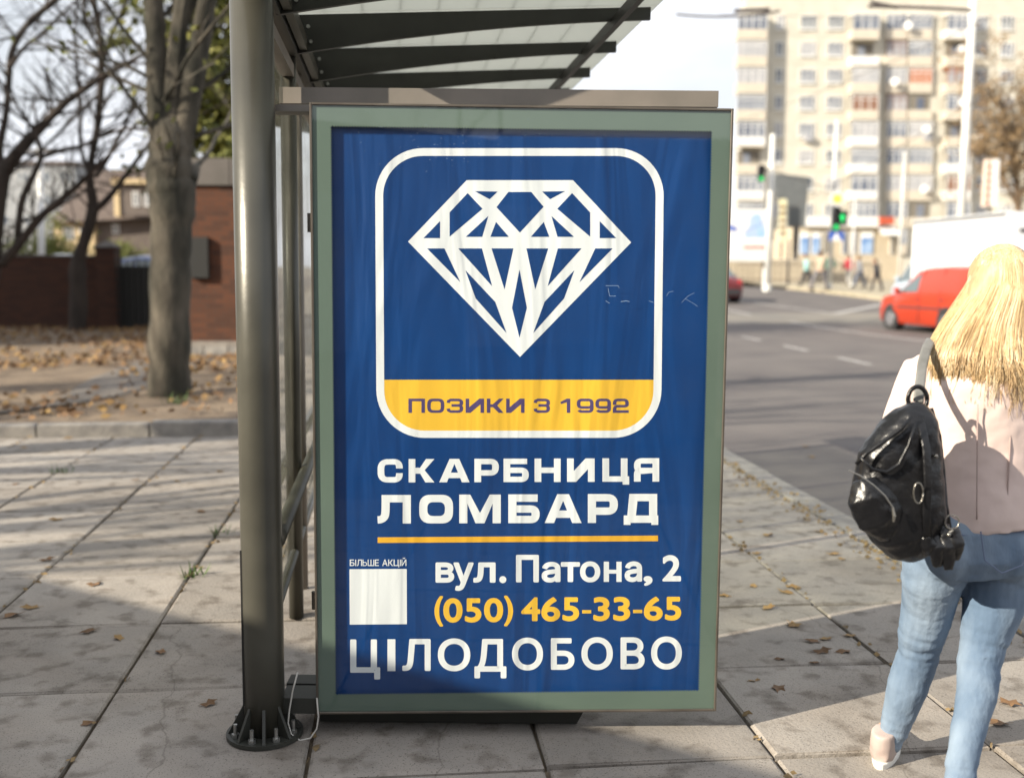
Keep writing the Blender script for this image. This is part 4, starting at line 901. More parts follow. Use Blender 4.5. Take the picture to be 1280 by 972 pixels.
# orange delivery van, heading left across the junction
M_orange = paint('paint_orange', (.44,.040,.012)); M_wvan = paint('paint_white', (.80,.82,.84)); M_silver = paint('paint_silver_blue', (.42,.50,.58))
van_st = [(2.2,.30,.62,.66,.62,.62,.55),(2.12,.25,.78,.82,.76,.76,.70),(1.85,.22,.92,.96,.84,.84,.76),(1.25,.22,1.02,1.08,.87,.87,.78),(.98,.22,1.06,1.22,.88,.88,.74),(.35,.22,1.08,1.70,.88,.88,.70),(.0,.22,1.08,1.78,.88,.88,.70),(-.9,.22,1.08,1.82,.88,.88,.71),(-1.9,.22,1.08,1.80,.88,.88,.71),(-2.12,.26,1.06,1.74,.86,.86,.70),(-2.2,.32,.95,1.5,.84,.84,.72)]
p = ground_at(1113, 412, -.12); hd = Vector((-.19,.98,0)).normalized(); lf = Vector((-hd.y,hd.x,0)); vc = p - lf*.86 - hd*1.36
vehicle('delivery_van', 'small bright orange delivery van driving away up the road beyond the woman', 'van', (vc.x, vc.y, -.12+gz(vc.x,vc.y)), math.atan2(hd.y,hd.x), van_st, (1.36,-1.33), .33, M_orange,
 [[(.98,.12),(.55,.62),(.12,.80),(.05,.80),(.05,.06),(.95,.05)]], front_w=((1.12,1.10,.72),(.42,1.68,.62)), rear_w=((-2.21,1.1,.62),(-2.14,1.62,.6)), lights=(2.02,.72,-2.16,1.0), door_lines=((-.06,.12),(-1.0,-.12)), mould=(1.0,-2.0,-.45), mirror=.92, body_split=1)
# tall white van behind it
big_st = [(3.8,.40,.80,.84,.85,.85,.78),(3.7,.32,1.05,1.12,.95,.95,.88),(3.35,.30,1.22,1.32,1.0,1.0,.92),(3.05,.30,1.30,1.50,1.0,1.0,.90),(2.35,.30,1.34,2.12,1.0,1.0,.84),(2.0,.30,1.34,2.26,1.0,1.0,.86),(1.0,.30,1.34,2.26,1.0,1.0,.88),(.9,.30,1.34,2.2,1.0,1.0,.88)]
tk = vehicle('box_truck', 'tall white box truck with silver blue cab driving away behind the orange van', 'truck', (13.75, 31.7, -.12+gz(13.7,31.7)), R(93), big_st, (2.75,-2.2), .40, M_silver,
 [[(3.0,.05),(2.42,.78),(1.5,.80),(1.5,.05)]], front_w=((3.02,1.52,.86),(2.42,2.06,.76)), lights=(3.5,.95,.92,1.0), door_lines=((1.4,.15),), mirror=2.9)
MB().box((-3.8,-1.12,.62),(1.82,1.12,3.22)).build('cargo_box', M_wvan, tk, world=False)
MB().box((-3.7,-1.0,.36),(.88,1.0,.61)).build('chassis', M_trim, tk, world=False)
for y in (-1.122, 1.122):
    for z in (.70, 3.14): MB().bar((-3.8,y,z),(1.82,y,z),.03,.10).build('edge_rail', M_curt if False else M_steel, tk, world=False)
for y in (-.56, .56): MB().box((-3.83,y-.53,.72),(-3.802,y+.53,3.12)).build('rear_door', M_wvan, tk, world=False)
MB().bar((-3.86,.05,.9),(-3.86,.05,3.0),.03,.03).build('lock_bar', M_steel, tk, world=False); MB().box((-3.88,.2,2.7),(-3.832,.75,2.78)).build('hinge', M_trim, tk, world=False)
car_st = [(2.1,.28,.55,.58,.60,.60,.55),(2.0,.22,.68,.72,.76,.76,.70),(1.6,.2,.82,.86,.84,.84,.76),(1.0,.2,.90,.94,.86,.86,.78),(.75,.2,.92,1.02,.86,.86,.74),(.1,.2,.92,1.38,.86,.86,.64),(-.3,.2,.92,1.44,.86,.86,.62),(-.9,.2,.92,1.42,.86,.86,.62),(-1.5,.2,.94,1.1,.86,.86,.70),(-1.95,.22,.90,.96,.84,.84,.74),(-2.1,.30,.75,.8,.78,.78,.72)]
cw = [[(.70,.1),(.18,.72),(-.28,.8),(-.28,.06)],[(-.33,.06),(-.33,.8),(-.85,.78),(-1.3,.2),(-1.25,.06)]]
def car(label, px, py, Y, rz, m, dz=-.12, ztop=None, group=None):
    p = at(px, py, Y); z = gz(p.x, Y) + dz
    if ztop is not None: z = p.z - 1.44
    return vehicle('parked_car', label, 'car', (p.x, Y, z), rz, car_st, (1.3,-1.28), .31, m, cw, front_w=((.88,.97,.70),(.18,1.38,.56)), rear_w=((-1.62,1.05,.66),(-1.0,1.40,.56)), lights=(1.9,.62,-2.0,.75), door_lines=((.72,-.2),(-.3,-.2)), mirror=.62)
car('white parked car whose roof shows over the brick fence', 66, 318, 29.5, R(175), M_wvan, ztop=1)
car('dark blue parked car between the brick pillar and the thick tree', 172, 320, 29, R(172), paint('paint_blue', (.05,.08,.20)), ztop=1)
car('small red parked car half hidden behind the black gate', 160, 327, 33.5, R(170), paint('paint_red', (.35,.02,.02)), ztop=1)
M_dred = paint('paint_dark_red', (.14,.012,.015))
p = ground_at(918, 379, -.12); vehicle('hatchback_car', 'dark red car mostly hidden behind the right edge of the lightbox', 'car', (p.x-.78, p.y+1.8, -.12+gz(p.x,p.y)), R(97), car_st, (1.3,-1.28), .31, M_dred, cw, front_w=((.88,.97,.70),(.18,1.38,.56)), rear_w=((-1.62,1.05,.66),(-1.0,1.40,.56)), lights=(1.9,.62,-2.0,.75), door_lines=((.72,-.2),), mirror=.62)

# ================================================================== FAR RIGHT: block of flats
FYB = 110.0; s_px = FPX / FYB
FB = lambda px, py, Y=FYB: at(px, py, Y)
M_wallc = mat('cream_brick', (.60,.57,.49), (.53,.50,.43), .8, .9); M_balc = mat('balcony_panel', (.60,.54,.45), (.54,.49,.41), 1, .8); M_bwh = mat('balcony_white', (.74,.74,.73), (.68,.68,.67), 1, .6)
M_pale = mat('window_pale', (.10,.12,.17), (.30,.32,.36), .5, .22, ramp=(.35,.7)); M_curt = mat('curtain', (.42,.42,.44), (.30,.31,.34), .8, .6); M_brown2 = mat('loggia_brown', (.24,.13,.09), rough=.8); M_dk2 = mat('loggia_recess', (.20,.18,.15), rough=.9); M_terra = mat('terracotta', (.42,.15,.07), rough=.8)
apt = thing('apartment_building', 'cream nine storey block of flats with mixed balconies across the junction', 'apartment building', (FB(1100,345).x, FYB, 0))
XL, XR = FB(922,100).x, FB(1420,100).x; ztop = FB(1100,-34).z; zb0 = .6
rows_y = [28 + 33.6*k for k in range(9)]
def zr(k, px=1050): return FB(px, rows_y[k]).z
colsw = [(975,10),(1010,19),(1044,19),(1227,13),(1258,17),(1296,17),(1330,17),(1370,19),(1400,17)]
wall = MB(); wall.prism([(XL+.6,FYB,zb0),(XR,FYB,zb0),(XR,FYB+12,zb0),(XL+2.5,FYB+12,zb0)], (0,0,ztop-zb0)); wall.build('wall', M_wallc, apt)
MB().prism([(XL+.4,FYB-.35,ztop+.002),(XR+.3,FYB-.35,ztop+.002),(XR+.3,FYB+12,ztop+.002),(XL+2.4,FYB+12,ztop+.002)], (0,0,.5)).build('cornice', M_balc, apt)
for k in range(9): 
    z = zr(k)-1.38; MB().box((XL+.01,FYB-.02,z-.03),(XR,FYB-.001,z+.03)).build('floor_joint', M_balc, apt)
rnd = random.Random(12)
wm = {}
def wmesh(w_, h_, nm, m):
    key = (round(w_,1), round(h_,1), nm, m.name)
    if key in wm: return wm[key]
    fr = MB(); t = .09; x0, x1, z0, z1 = -w_/2, w_/2, -h_/2, h_/2
    for q in ((x0,z0,x0+t,z1),(x1-t,z0,x1,z1),(x0+t,z1-t,x1-t,z1),(x0+t,z0,x1-t,z0+t)): fr.box((q[0],-.10,q[1]),(q[2],-.002,q[3]))
    for k in range(nm): xm = x0+(x1-x0)*(k+1)/(nm+1); fr.box((xm-t/2,-.10,z0+t),(xm+t/2,-.002,z1-t))
    fr.box((x0-.06,-.18,z0-.08),(x1+.06,-.002,z0-.001))
    o = fr.build('window', M_wfr); f = o.data; bpy.data.objects.remove(o)
    o = MB().add([(x0+t,-.02,z0+t),(x1-t,-.02,z0+t),(x1-t,-.02,z1-t),(x0+t,-.02,z1-t)],[(0,1,2,3)]).build('pane', m); p = o.data; bpy.data.objects.remove(o)
    wm[key] = (f, p); return wm[key]
def putwin(par, px, k, wpx, hpx=17, Y=FYB, nm=None, m=None, name='window'):
    c = at(px, rows_y[k] + (0 if px < 1150 else 1), Y); w_ = wpx/FPX*Y; h_ = hpx/FPX*Y
    f, p = wmesh(w_, h_, nm if nm is not None else (2 if w_ > 1.4 else 1), m or rnd.choice((M_pale, M_pale, M_win, M_curt)))
    base = wloc(par); o = link(bpy.data.objects.new(name, f)); o.parent = par; o.location = Vector((c.x, Y, c.z)) - base
    q = link(bpy.data.objects.new('pane', p)); q.parent = o; return o
for (px, w_) in colsw:
    for k in range(9):
        if k == 8 and px < 1110: continue
        putwin(apt, px - (px-1100)*0 - k*.6*(1 if px < 1100 else .2), k, w_)
def balcony(px0, px1, k, dep, m_par, glazed=True, m_in=None, nm=3, rail=.5, tint=None):
    yc = rows_y[k]; Y0 = FYB - dep; a = at(px0, yc, Y0); b = at(px1, yc, Y0); zf = at(px0, yc+19, Y0).z; zp = at(px0, yc+8.5, Y0).z; zt = at(px0, yc-9.5, Y0).z
    m = MB(); m.box((a.x,Y0,zf-.16),(b.x,FYB-.003,zf)); bal = m.build('balcony', M_balc, apt)
    m = MB(); m.box((a.x,Y0,zf+.002),(b.x,Y0+.08,zp)); m.box((a.x,Y0+.082,zf+.002),(a.x+.08,FYB-.003,zp)); m.box((b.x-.08,Y0+.082,zf+.002),(b.x,FYB-.003,zp)); m.build('parapet', m_par, bal)
    if glazed:
        w_ = (b.x-a.x); f = MB(); t = .08
        for i in range(nm+2): xm = a.x+.03+(w_-.06-t)*i/(nm+1); f.box((xm,Y0+.01,zp+.002),(xm+t,Y0+.07,zt))
        f.box((a.x,Y0-.01,zt+.002),(b.x,FYB-.003,zt+.10)); f.box((a.x+.11,Y0+.012,(zp+zt)/2+.3),(b.x-.11,Y0+.068,(zp+zt)/2+.36)); f.build('glazing_frame', M_wfr if tint is None else tint, bal)
        MB().add([(a.x+.02,Y0+.04,zp),(b.x-.02,Y0+.04,zp),(b.x-.02,Y0+.04,zt),(a.x+.02,Y0+.04,zt),(b.x-.03,FYB-.004,zt),(b.x-.03,FYB-.004,zp)],[(0,1,2,3),(1,5,4,2)]).build('pane', m_in or rnd.choice((M_pale,M_curt,M_pale)), bal)
    else:
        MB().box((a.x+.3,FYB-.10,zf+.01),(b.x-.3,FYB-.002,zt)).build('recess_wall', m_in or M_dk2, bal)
        MB().box((a.x+.9,FYB-.16,zf+.01),(a.x+1.6,FYB-.102,zt-.2)).build('balcony_door', M_pale, bal)
    return bal
parA = [M_balc]*4+[M_bwh,M_balc,M_bwh,M_balc,M_bwh]
for k in range(9):
    sh = -.7*k
    if k < 8: balcony(922+sh*.3, 960+sh, k, 1.25, parA[k], k not in (5,), nm=3+k%2)
    if k < 8: balcony(1066+sh*.6, 1100+sh*.5, k, 1.25, M_bwh if k in (1,4,5,6) else M_balc, k not in (1,), nm=2+k%3, m_in=(M_brown2 if k==3 else None))
    balcony(1108, 1134, k, .35, M_balc, True, nm=2, tint=(M_brown2 if k in (1,3) else None)); 
    if k < 8: balcony(1136, 1166, k, .35, M_balc, k not in (3,7), nm=3, m_in=(M_terra if k == 2 else None))
    balcony(1184+sh*.2, 1215+sh*.2, k, 1.25, M_bwh if k in (0,5,6) else M_balc, k not in (4,1), nm=2, m_in=(M_brown2 if k in (6,) else None), tint=(M_terra if k == 2 else None))
for (px, py) in ((1135,32),(1118,102),(1158,162),(1204,128),(1155,236),(1202,62)):                     # satellite dishes
    c = FB(px, py, FYB-1.5 if px > 1180 else FYB-.9); mb = MB(); mb.tube([c, c+Vector((.05,.12,0)), c+Vector((.08,.2,0))], [.42,.32,.05], 14, ax=(1,0,0)); mb.bar(c+Vector((.08,.2,0)), Vector((c.x+.08,FYB-.4,c.z-.1)), .05, .05); mb.build('satellite_dish', M_bwh, apt)
for (px, py) in ((1011,173),(1160,172),(1206,134)):
    c = FB(px, py, FYB-.45); MB().box((c.x-.42,FYB-.5,c.z-.3),(c.x+.42,FYB-.13,c.z+.28)).build('air_conditioner', M_curt, apt)
# shop row in front of the ground floor
SY = 96.0; S_ = lambda px, py, Y=SY: at(px, py, Y)
M_shop = mat('shop_fascia', (.62,.60,.55), (.55,.53,.49), 1, .7); M_pblue = mat('poster_blue', (.10,.22,.48), (.30,.42,.62), .9, .5, ramp=(.4,.6)); M_sign_r = mat('sign_red', (.50,.09,.04), (.42,.08,.04), 2, .6); M_beige = mat('beige_wall', (.50,.43,.32), (.43,.37,.28), 1, .9)
shop = thing('shop', 'low shop row with white fascia and blue window posters under the flats', 'shop', (S_(1050,330).x, SY, .75))
def sbox(name, px0, py0, px1, py1, y0, y1, m, par=shop):
    a = S_(px0, py1, y0); b = S_(px1, py0, y0); return MB().box((a.x,y0,a.z),(b.x,y1,b.z)).build(name, m, par)
sbox('wall', 996, 284, 1128, 352, SY, SY+9, M_beige); sbox('fascia', 1005, 271, 1099, 283, SY-.5, SY-.01, M_bwh); sbox('lower_wall', 996, 319, 1128, 353, SY-.15, SY-.01, M_beige)
sbox('red_awning', 1100, 271, 1118, 280, SY-.9, SY-.1, M_sign_r)
mb = MB(); a, b = S_(1103,292,SY-1.4), S_(1127,283,SY-1.4); mb.add([(a.x,SY-1.4,a.z),(b.x,SY-1.4,a.z),(b.x,SY-.02,b.z),(a.x,SY-.02,b.z),(a.x,SY-1.4,a.z-.15),(b.x,SY-1.4,a.z-.15)],[(0,1,2,3),(0,4,5,1),(0,3,4),(1,5,2)]); mb.build('white_awning', M_bwh, shop)
for (x0, x1, m) in ((999,1012,M_pblue),(1014,1026,M_pblue),(1028,1036,M_dk2),(1052,1060,M_pale),(1062,1072,M_curt),(1075,1092,M_pblue),(1112,1120,M_dk2)):
    o = sbox('shop_window', x0, 290, x1, 318, SY-.12, SY-.011, M_wfr)
    a = S_(x0+.8, 317, SY-.13); b = S_(x1-.8, 297 if m is M_pblue else 291, SY-.13); MB().box((a.x,SY-.15,a.z),(b.x,SY-.121,b.z)).build('pane', m, o)
# railing, beige ground wall behind the walkers
RY = 62.0; rl = thing('street_railing', 'long metal street railing behind the walking people', 'railing', (at(1000,350,RY).x, RY, gz(0,RY)))
x0, x1 = at(921,340,RY).x, at(1100,340,RY).x; zt = at(1000,330,RY).z; zg = gz(0,RY)
for z in (zt, zg+.25): MB().bar((x0,RY,z),(x1,RY,z),.06,.06).build('rail', M_grayc, rl)
bm_ = MB(); bm_.bar((0,0,0),(0,0,zt-zg),.05,.05); bme = bm_.build('baluster', M_grayc); mesh_b = bme.data; bpy.data.objects.remove(bme)
n = int((x1-x0)/.32)
for k in range(n+1):
    o = link(bpy.data.objects.new('baluster', mesh_b)); o.parent = rl; o.location = Vector((x0+(x1-x0)*k/n, RY, zg)) - wloc(rl)
lw = thing('low_wall', 'low beige wall behind the street railing', 'wall', (at(1010,340,70).x, 70, .7)); a, b = at(880,352,70), at(1100,327,70)
MB().box((a.x,70,.5),(b.x,70.3,b.z)).build('wall', M_beige, lw); MB().box((a.x-.05,69.95,b.z+.002),(b.x+.05,70.35,b.z+.1)).build('coping', M_balc, lw)
# poles
def pole(label, px, py_top, Y, wpx, m, name='pole', cat='pole', arm=None, rz=0, taper=.8):
    q = at(px, py_top, Y); r_ = wpx/2/FPX*Y; g = gz(q.x, Y)
    t = thing(name, label, cat, (q.x, Y, g)); MB().tube([(q.x,Y,g-.1),(q.x,Y,q.z)], [r_, r_*taper], 14).build('shaft', m, t, smooth=True)
    MB().tube([(q.x,Y,g-.05),(q.x,Y,g+.25)], r_*1.35, 12).build('base', m, t)
    return t, q, r_
M_polew = mat('pole_white', (.72,.72,.69), (.62,.62,.59), 2, .7)
t, q, r_ = pole('thick white lamp post right of the balconies rising behind the white van', 1219, -40, 45, 11, M_polew, 'lamp_post', 'lamp post')
MB().bar(q, q+Vector((-3,0,.8)), .12, .12).build('arm', M_polew, t); MB().ball(q+Vector((-3.4,0,.85)), (.5,.2,.12), 10, 6).build('lamp_head', M_grayc, t)
t, q, r_ = pole('white traffic pole at the left carrying a small hanging signal', 966, 168, 50, 8, M_polew, 'signal_pole', 'pole')
t2, q2, r2 = pole('slender pale pole above the round yellow sign', 1046, 150, 52, 5, M_polew, 'signal_pole', 'pole')
pole('thin white mast right of the pedestrian signal', 1069, 240, 54, 2.5, M_polew, 'mast', 'pole'); pole('thin grey mast before the brown doorway', 1131, 190, 57, 3, M_polew, 'mast', 'pole')
pole('short dark post behind the bin', 986, 300, 58, 4, M_grayc, 'post', 'post')
M_green = emis('signal_green', (.02,.70,.16), .75)
def signal(label, px, py0, py1, Y, wpx, lit, arrow=False):
    a = at(px-wpx/2, py1, Y); b = at(px+wpx/2, py0, Y); t = thing('traffic_light', label, 'traffic light', ((a.x+b.x)/2, Y, a.z))
    MB().box((a.x,Y,a.z),(b.x,Y+.25,b.z)).build('housing', M_trim, t); h = (b.z-a.z)/3; cx = (a.x+b.x)/2; r_ = min(h*.42,(b.x-a.x)*.42)
    for k in range(3):
        z = a.z+h*(k+.5); m = M_green if k == 0 else M_dark
        MB().tube([(cx,Y-.001,z),(cx,Y-.05,z)], r_*(1.1 if k == 0 else 1), 16, ax=(1,0,0)).build('lens', m, t)
        MB().tube([(cx,Y-.052,z+r_*.1),(cx,Y-.25,z+r_*.2)], [r_*1.1,r_*1.15], 16, cap=False, ax=(1,0,0)).build('visor', M_trim, t)
    if arrow:
        z = a.z+h*1.4; MB().box((b.x+.004,Y,z-.25),(b.x+.4,Y+.2,z+.45)).build('side_housing', M_trim, t)
        MB().prism([(b.x+.1,Y-.004,z-.1),(b.x+.2,Y-.004,z-.1),(b.x+.2,Y-.004,z+.1),(b.x+.3,Y-.004,z+.1),(b.x+.15,Y-.004,z+.32),(b.x+.0,Y-.004,z+.1),(b.x+.1,Y-.004,z+.1)], (0,-.02,0)).build('arrow_lens', M_green, t)
    return t
signal('hanging traffic light showing green beside the left white pole', 951.5, 207, 227, 49.4, 7.5, 0)
MB().bar(at(954,212,49.7), at(964,212,49.9), .06, .06).build('bracket', M_grayc, t)
signal('traffic light showing green above the blue crossing sign', 1045, 259, 289, 51.2, 9, 0, True)
# round yellow sign
c = at(1046, 248.5, 51); t = thing('round_sign', 'round yellow sign with white rim on the pale pole', 'sign', (c.x, 51, c.z))
MB().tube([(c.x,51,c.z),(c.x,50.95,c.z)], 9/FPX*51, 28, ax=(1,0,0)).build('rim', M_bwh, t); MB().tube([(c.x,50.949,c.z),(c.x,50.93,c.z)], 5.6/FPX*51, 24, ax=(1,0,0)).build('disc', mat('sign_yellow', (.80,.66,.10), rough=.5), t)
# crossing sign: blue square, white triangle
a = at(1036, 301, 50.8); b = at(1055, 289.5, 50.8); t = thing('crossing_sign', 'blue crossing sign with white triangle below the green signal', 'sign', (a.x, 50.8, a.z))
MB().box((a.x,50.8,a.z),(b.x,50.85,b.z)).build('plate', mat('sign_blue', (.03,.10,.42), rough=.5), t); cx = (a.x+b.x)/2
MB().prism([(cx,50.797,b.z-.03),(a.x+.12,50.797,a.z+.0),(b.x-.12,50.797,a.z+.0)], (0,-.01,0)).build('triangle', M_bwh, t)
# grey billboard back and yellow panel
GY = 74.0; t = thing('billboard', 'dark grey billboard seen from behind above the shop', 'billboard', (at(990,283,GY).x, GY, .75))
pl_ = [at(x,y,GY) for x,y in ((970,217),(1011,221),(1006.5,284),(985,284),(985,248),(971,247))]; MB().prism(pl_, (0,.35,0)).build('panel', mat('billboard_grey', (.13,.14,.145), (.11,.12,.125), 2, .7), t)
a = at(996,284,GY); MB().tube([(a.x,GY+.15,.6),(a.x,GY+.15,a.z+.2)], .22, 12).build('leg', M_grayc, t)
a, b = at(973,303,GY-.6), at(984,249,GY-.6); t = thing('vertical_sign', 'narrow yellow and white vertical sign beside the grey billboard', 'sign', (a.x,GY-.6,.7))
MB().box((a.x,GY-.6,a.z),(b.x,GY-.4,b.z)).build('panel', mat('panel_yellowish', (.66,.62,.35), (.60,.60,.55), 1.4, .6), t)
for yy in (258,266,275,283,291): 
    p0 = at(975,yy+2,GY-.61); p1 = at(982,yy,GY-.61); MB().box((p0.x,GY-.63,p0.z-.02),(p1.x,GY-.602,p1.z+.06)).build('print_band', M_brown2, t)
MB().bar(((a.x+b.x)/2,GY-.5,.6),((a.x+b.x)/2,GY-.5,a.z),.12,.12).build('post', M_grayc, t)
# large white billboard at the lightbox edge: blue picture, blue mark and red lettering too blurred to read
WY = 66.0; t = thing('billboard', 'white billboard with light blue picture and red line at the lightbox edge', 'billboard', (at(940,325,WY).x, WY, .75))
a, b = at(886,326,WY), at(965,262,WY); MB().box((a.x,WY,a.z),(b.x,WY+.3,b.z)).build('panel', M_bwh, t)
cy = WY-.006
def wp(x, y): v = at(x, y, WY); return Vector((v.x, cy, v.z))
MB().prism([wp(x,y) for x,y in ((930,297),(931,288),(936,284),(937,272),(943,267),(951,268),(954,279),(957,284),(958,297))], (0,-.006,0)).build('picture', mat('pic_blue', (.28,.47,.72), (.45,.50,.68), 1.5, .6), t)
MB().prism([wp(x,y) for x,y in ((896,283),(914,281),(922,285),(921,289),(910,288),(896,291))], (0,-.006,0)).build('mark', mat('pic_navy', (.10,.16,.48), rough=.6), t)
for k in range(11): x = 930+k*2.9; MB().prism([wp(x,311),wp(x+2.1,311),wp(x+2.1,307.4),wp(x,307.4)], (0,-.006,0)).build('red_character', M_sign_r, t)
for x in (900,955): p = at(x,326,WY); MB().bar((p.x,WY+.15,.6),(p.x,WY+.15,p.z),.15,.15).build('leg', M_grayc, t)
# red and white vertical sign at the right
a, b = at(1233,258,58), at(1250,199,58); t = thing('vertical_sign', 'tall white sign with red side lettering right of the lamp post', 'sign', (a.x,58,.75)); mid = at(1239.5,230,58).x
MB().box((mid+.002,58,a.z),(b.x,58.5,b.z)).build('white_face', M_bwh, t); MB().box((a.x-.1,58.05,a.z),(mid,58.45,b.z)).build('side_face', mat('sign_pinkish', (.62,.50,.42), rough=.7), t)
for k in range(6): z = a.z+.1+(b.z-a.z-.2)*k/6; MB().box((a.x+.02,58.02,z),(mid-.06,58.049,z+.20)).build('red_character', M_sign_r, t)
MB().bar(((a.x+b.x)/2,58.25,.6),((a.x+b.x)/2,58.25,a.z),.15,.15).build('post', M_grayc, t)
# white bin and shrub at the pole
a = at(955,349,50); b = at(963,335,50); t = thing('litter_bin', 'small white box shaped bin beside the left white pole', 'bin', (a.x,50,gz(0,50))); MB().box((a.x,50,gz(0,50)),(b.x,50.3,b.z)).build('body', M_bwh, t); MB().box((a.x-.03,49.97,b.z+.002),(b.x+.03,50.33,b.z+.06)).build('lid', M_grayc, t)
# wires overhead
M_wire = mat('wire', (.10,.085,.08), rough=.6)
def wire(label, a, b, Ya, Yb, r_, sag=.3, nodes=()):
    A_, B_ = at(a[0],a[1],Ya), at(b[0],b[1],Yb); pts = [A_.lerp(B_, i/16) - Vector((0,0,sag*4*(i/16)*(1-i/16))) for i in range(17)]; mb = MB(); mb.tube(pts, r_, 5)
    o = mb.build('overhead_wire', M_wire); tag(o, label, 'wire')
wire('overhead wire crossing the sky right of the shelter roof', (845,18), (975,14), 30, 30, .035, .1); wire('thick joined overhead wire above the balconies at the top', (1085,8), (1215,13), 30, 30, .05, -.02)
wire('thin slanting wire across the cream flats', (925,150), (1240,20), 55, 30, .012, .2); wire('lower thin slanting wire across the cream flats', (930,290), (1260,100), 52, 34, .012, .2); wire('faint level wire near the top of the flats', (900,18), (1400,26), 60, 60, .012, .1)
wire('span wire from the left pole to the pale pole', (966,212), (1046,236), 50, 52, .02, .1); wire('second thick wire piece at the top edge', (1088,2), (1122,10), 30, 30, .05, 0); wire('dark wire before the upper left balconies', (918,14), (962,12), 29, 29, .06, 0)
# bare brown tree at the right edge
px_tree('brown bare tree with dense twigs at the right edge before the flats', 72, [[(1275,330,10),(1274,280,9),(1272,240,7),(1270,210,5),(1268,180,4)],[(1273,260,6),(1255,225,4),(1244,200,3)],[(1273,250,6),(1290,215,5),(1305,190,3)],[(1271,225,5),(1262,190,3),(1256,165,2)],[(1271,215,5),(1285,175,3),(1290,150,2)]], 61, mat('bark_brown', (.20,.14,.09), (.13,.09,.06), 3, .9), twig_every=.22, twigL=2.2, dp=3, lf=3, leaf=(mat('leaf_dry', (.30,.20,.10), (.22,.15,.08), 1, .9), .22), wob=2.5)

# ================================================================== behind the camera (throws the near shade, shows in the glass)
kk = thing('shade_kiosk', 'long dark kiosk standing left behind the viewer', 'kiosk', (-5.4, 1.3, 0)); e = Vector((2.6,-1.62,0)).normalized(); nrm = Vector((-.53,-.85,0)); kp = Vector((-5.41,1.29,0));  # unseen occluder, added to cast shade over the near ground
if nrm.dot(Vector((-.9,-.42,0))) < 0: nrm = -nrm
A_ = kp - e*3.0; B_ = kp + e*9.5; kh = 2.74
MB().prism([A_,B_,B_+nrm*2.6,A_+nrm*2.6], (0,0,kh-.12)).build('wall', M_brn, kk); MB().prism([v+Vector((0,0,kh-.118)) for v in (A_-nrm*.0,B_,B_+nrm*2.8,A_+nrm*2.8)], (0,0,.118)).build('roof', M_grayc, kk)
for k in range(4):
    c = A_ + e*(1.6+k*2.6) - nrm*.02; m = MB(); m.prism([c, c+e*1.6, c+e*1.6+Vector((0,0,1.2)), c+Vector((0,0,1.2))], -nrm*.02) ; m.v = [(v[0],v[1],v[2]+1.0) for v in m.v]; m.build('shutter', M_pale, kk)
def rearblock(label, x0, x1, Y, h, m):
    t = thing('apartment_building', label, 'apartment building', ((x0+x1)/2, Y, 0)); MB().box((x0,Y-12,0),(x1,Y,h)).build('wall', m, t); MB().box((x0-.3,Y-12.3,h+.002),(x1+.3,Y+.3,h+.5)).build('roof', M_grayc, t)
    for i in range(int((x1-x0)/3.4)):
        for j in range(int(h/3)-0):
            f, p = wmesh(1.7,1.5,2,M_win); o = link(bpy.data.objects.new('window', f)); o.parent = t; o.location = Vector((x0+2+i*3.4,Y+.002,1.9+j*3.0))-wloc(t); o.rotation_euler = (0,0,math.pi); q = link(bpy.data.objects.new('pane', p)); q.parent = o
rearblock('long brown block of flats behind the viewer', 4.4, 26, -60, 10.6, M_brn); rearblock('low brown building behind the viewer', -9, 3.9, -60, 3.8, M_brn); rearblock('grey block of flats behind the viewer on the left', -60, -12, -80, 10, M_fl); rearblock('tall grey block of flats left of the view beyond the trees', -36, -26, 22, 13, M_fl)  # the block of flats at far left is added to shade fence and brick kiosk
rearblock('tall cream block far behind the viewer', 30, 52, -70, 24, M_wallc)
t = thing('lattice_mast', 'steel lattice mast behind the viewer', 'mast', (1.1,-22,0)); mb = MB()
for x in (.55,1.65): MB().bar((x,-22,0),(x,-22,11),.10,.10).build('leg', M_grayc, t)
for k in range(10): z = k*1.1; s = 1 if k % 2 else -1; MB().bar((1.1-.5*s,-22,z),(1.1+.5*s,-22,z+1.1),.06,.06).build('brace', M_grayc, t)
rnd = random.Random(5); t = thing('tree', 'bare tree behind the viewer beside the lattice mast', 'tree', (-.3,-25,0)); mb = MB(); mb.tube([(-.3,-25,0),(-.25,-25,3.4)], [.2,.14], 8); mb.build('trunk', M_bark, t); br = MB()
for j in range(5): branchy(br, Vector((-.25,-25,3.2-.1*j)), Vector((math.cos(j*1.3)*.5, math.sin(j*1.3)*.5, 1)).normalized(), 2.6, .09, 4, rnd, [], 0, .55, 0)
br.build('branches', M_bark, t, kind='stuff')
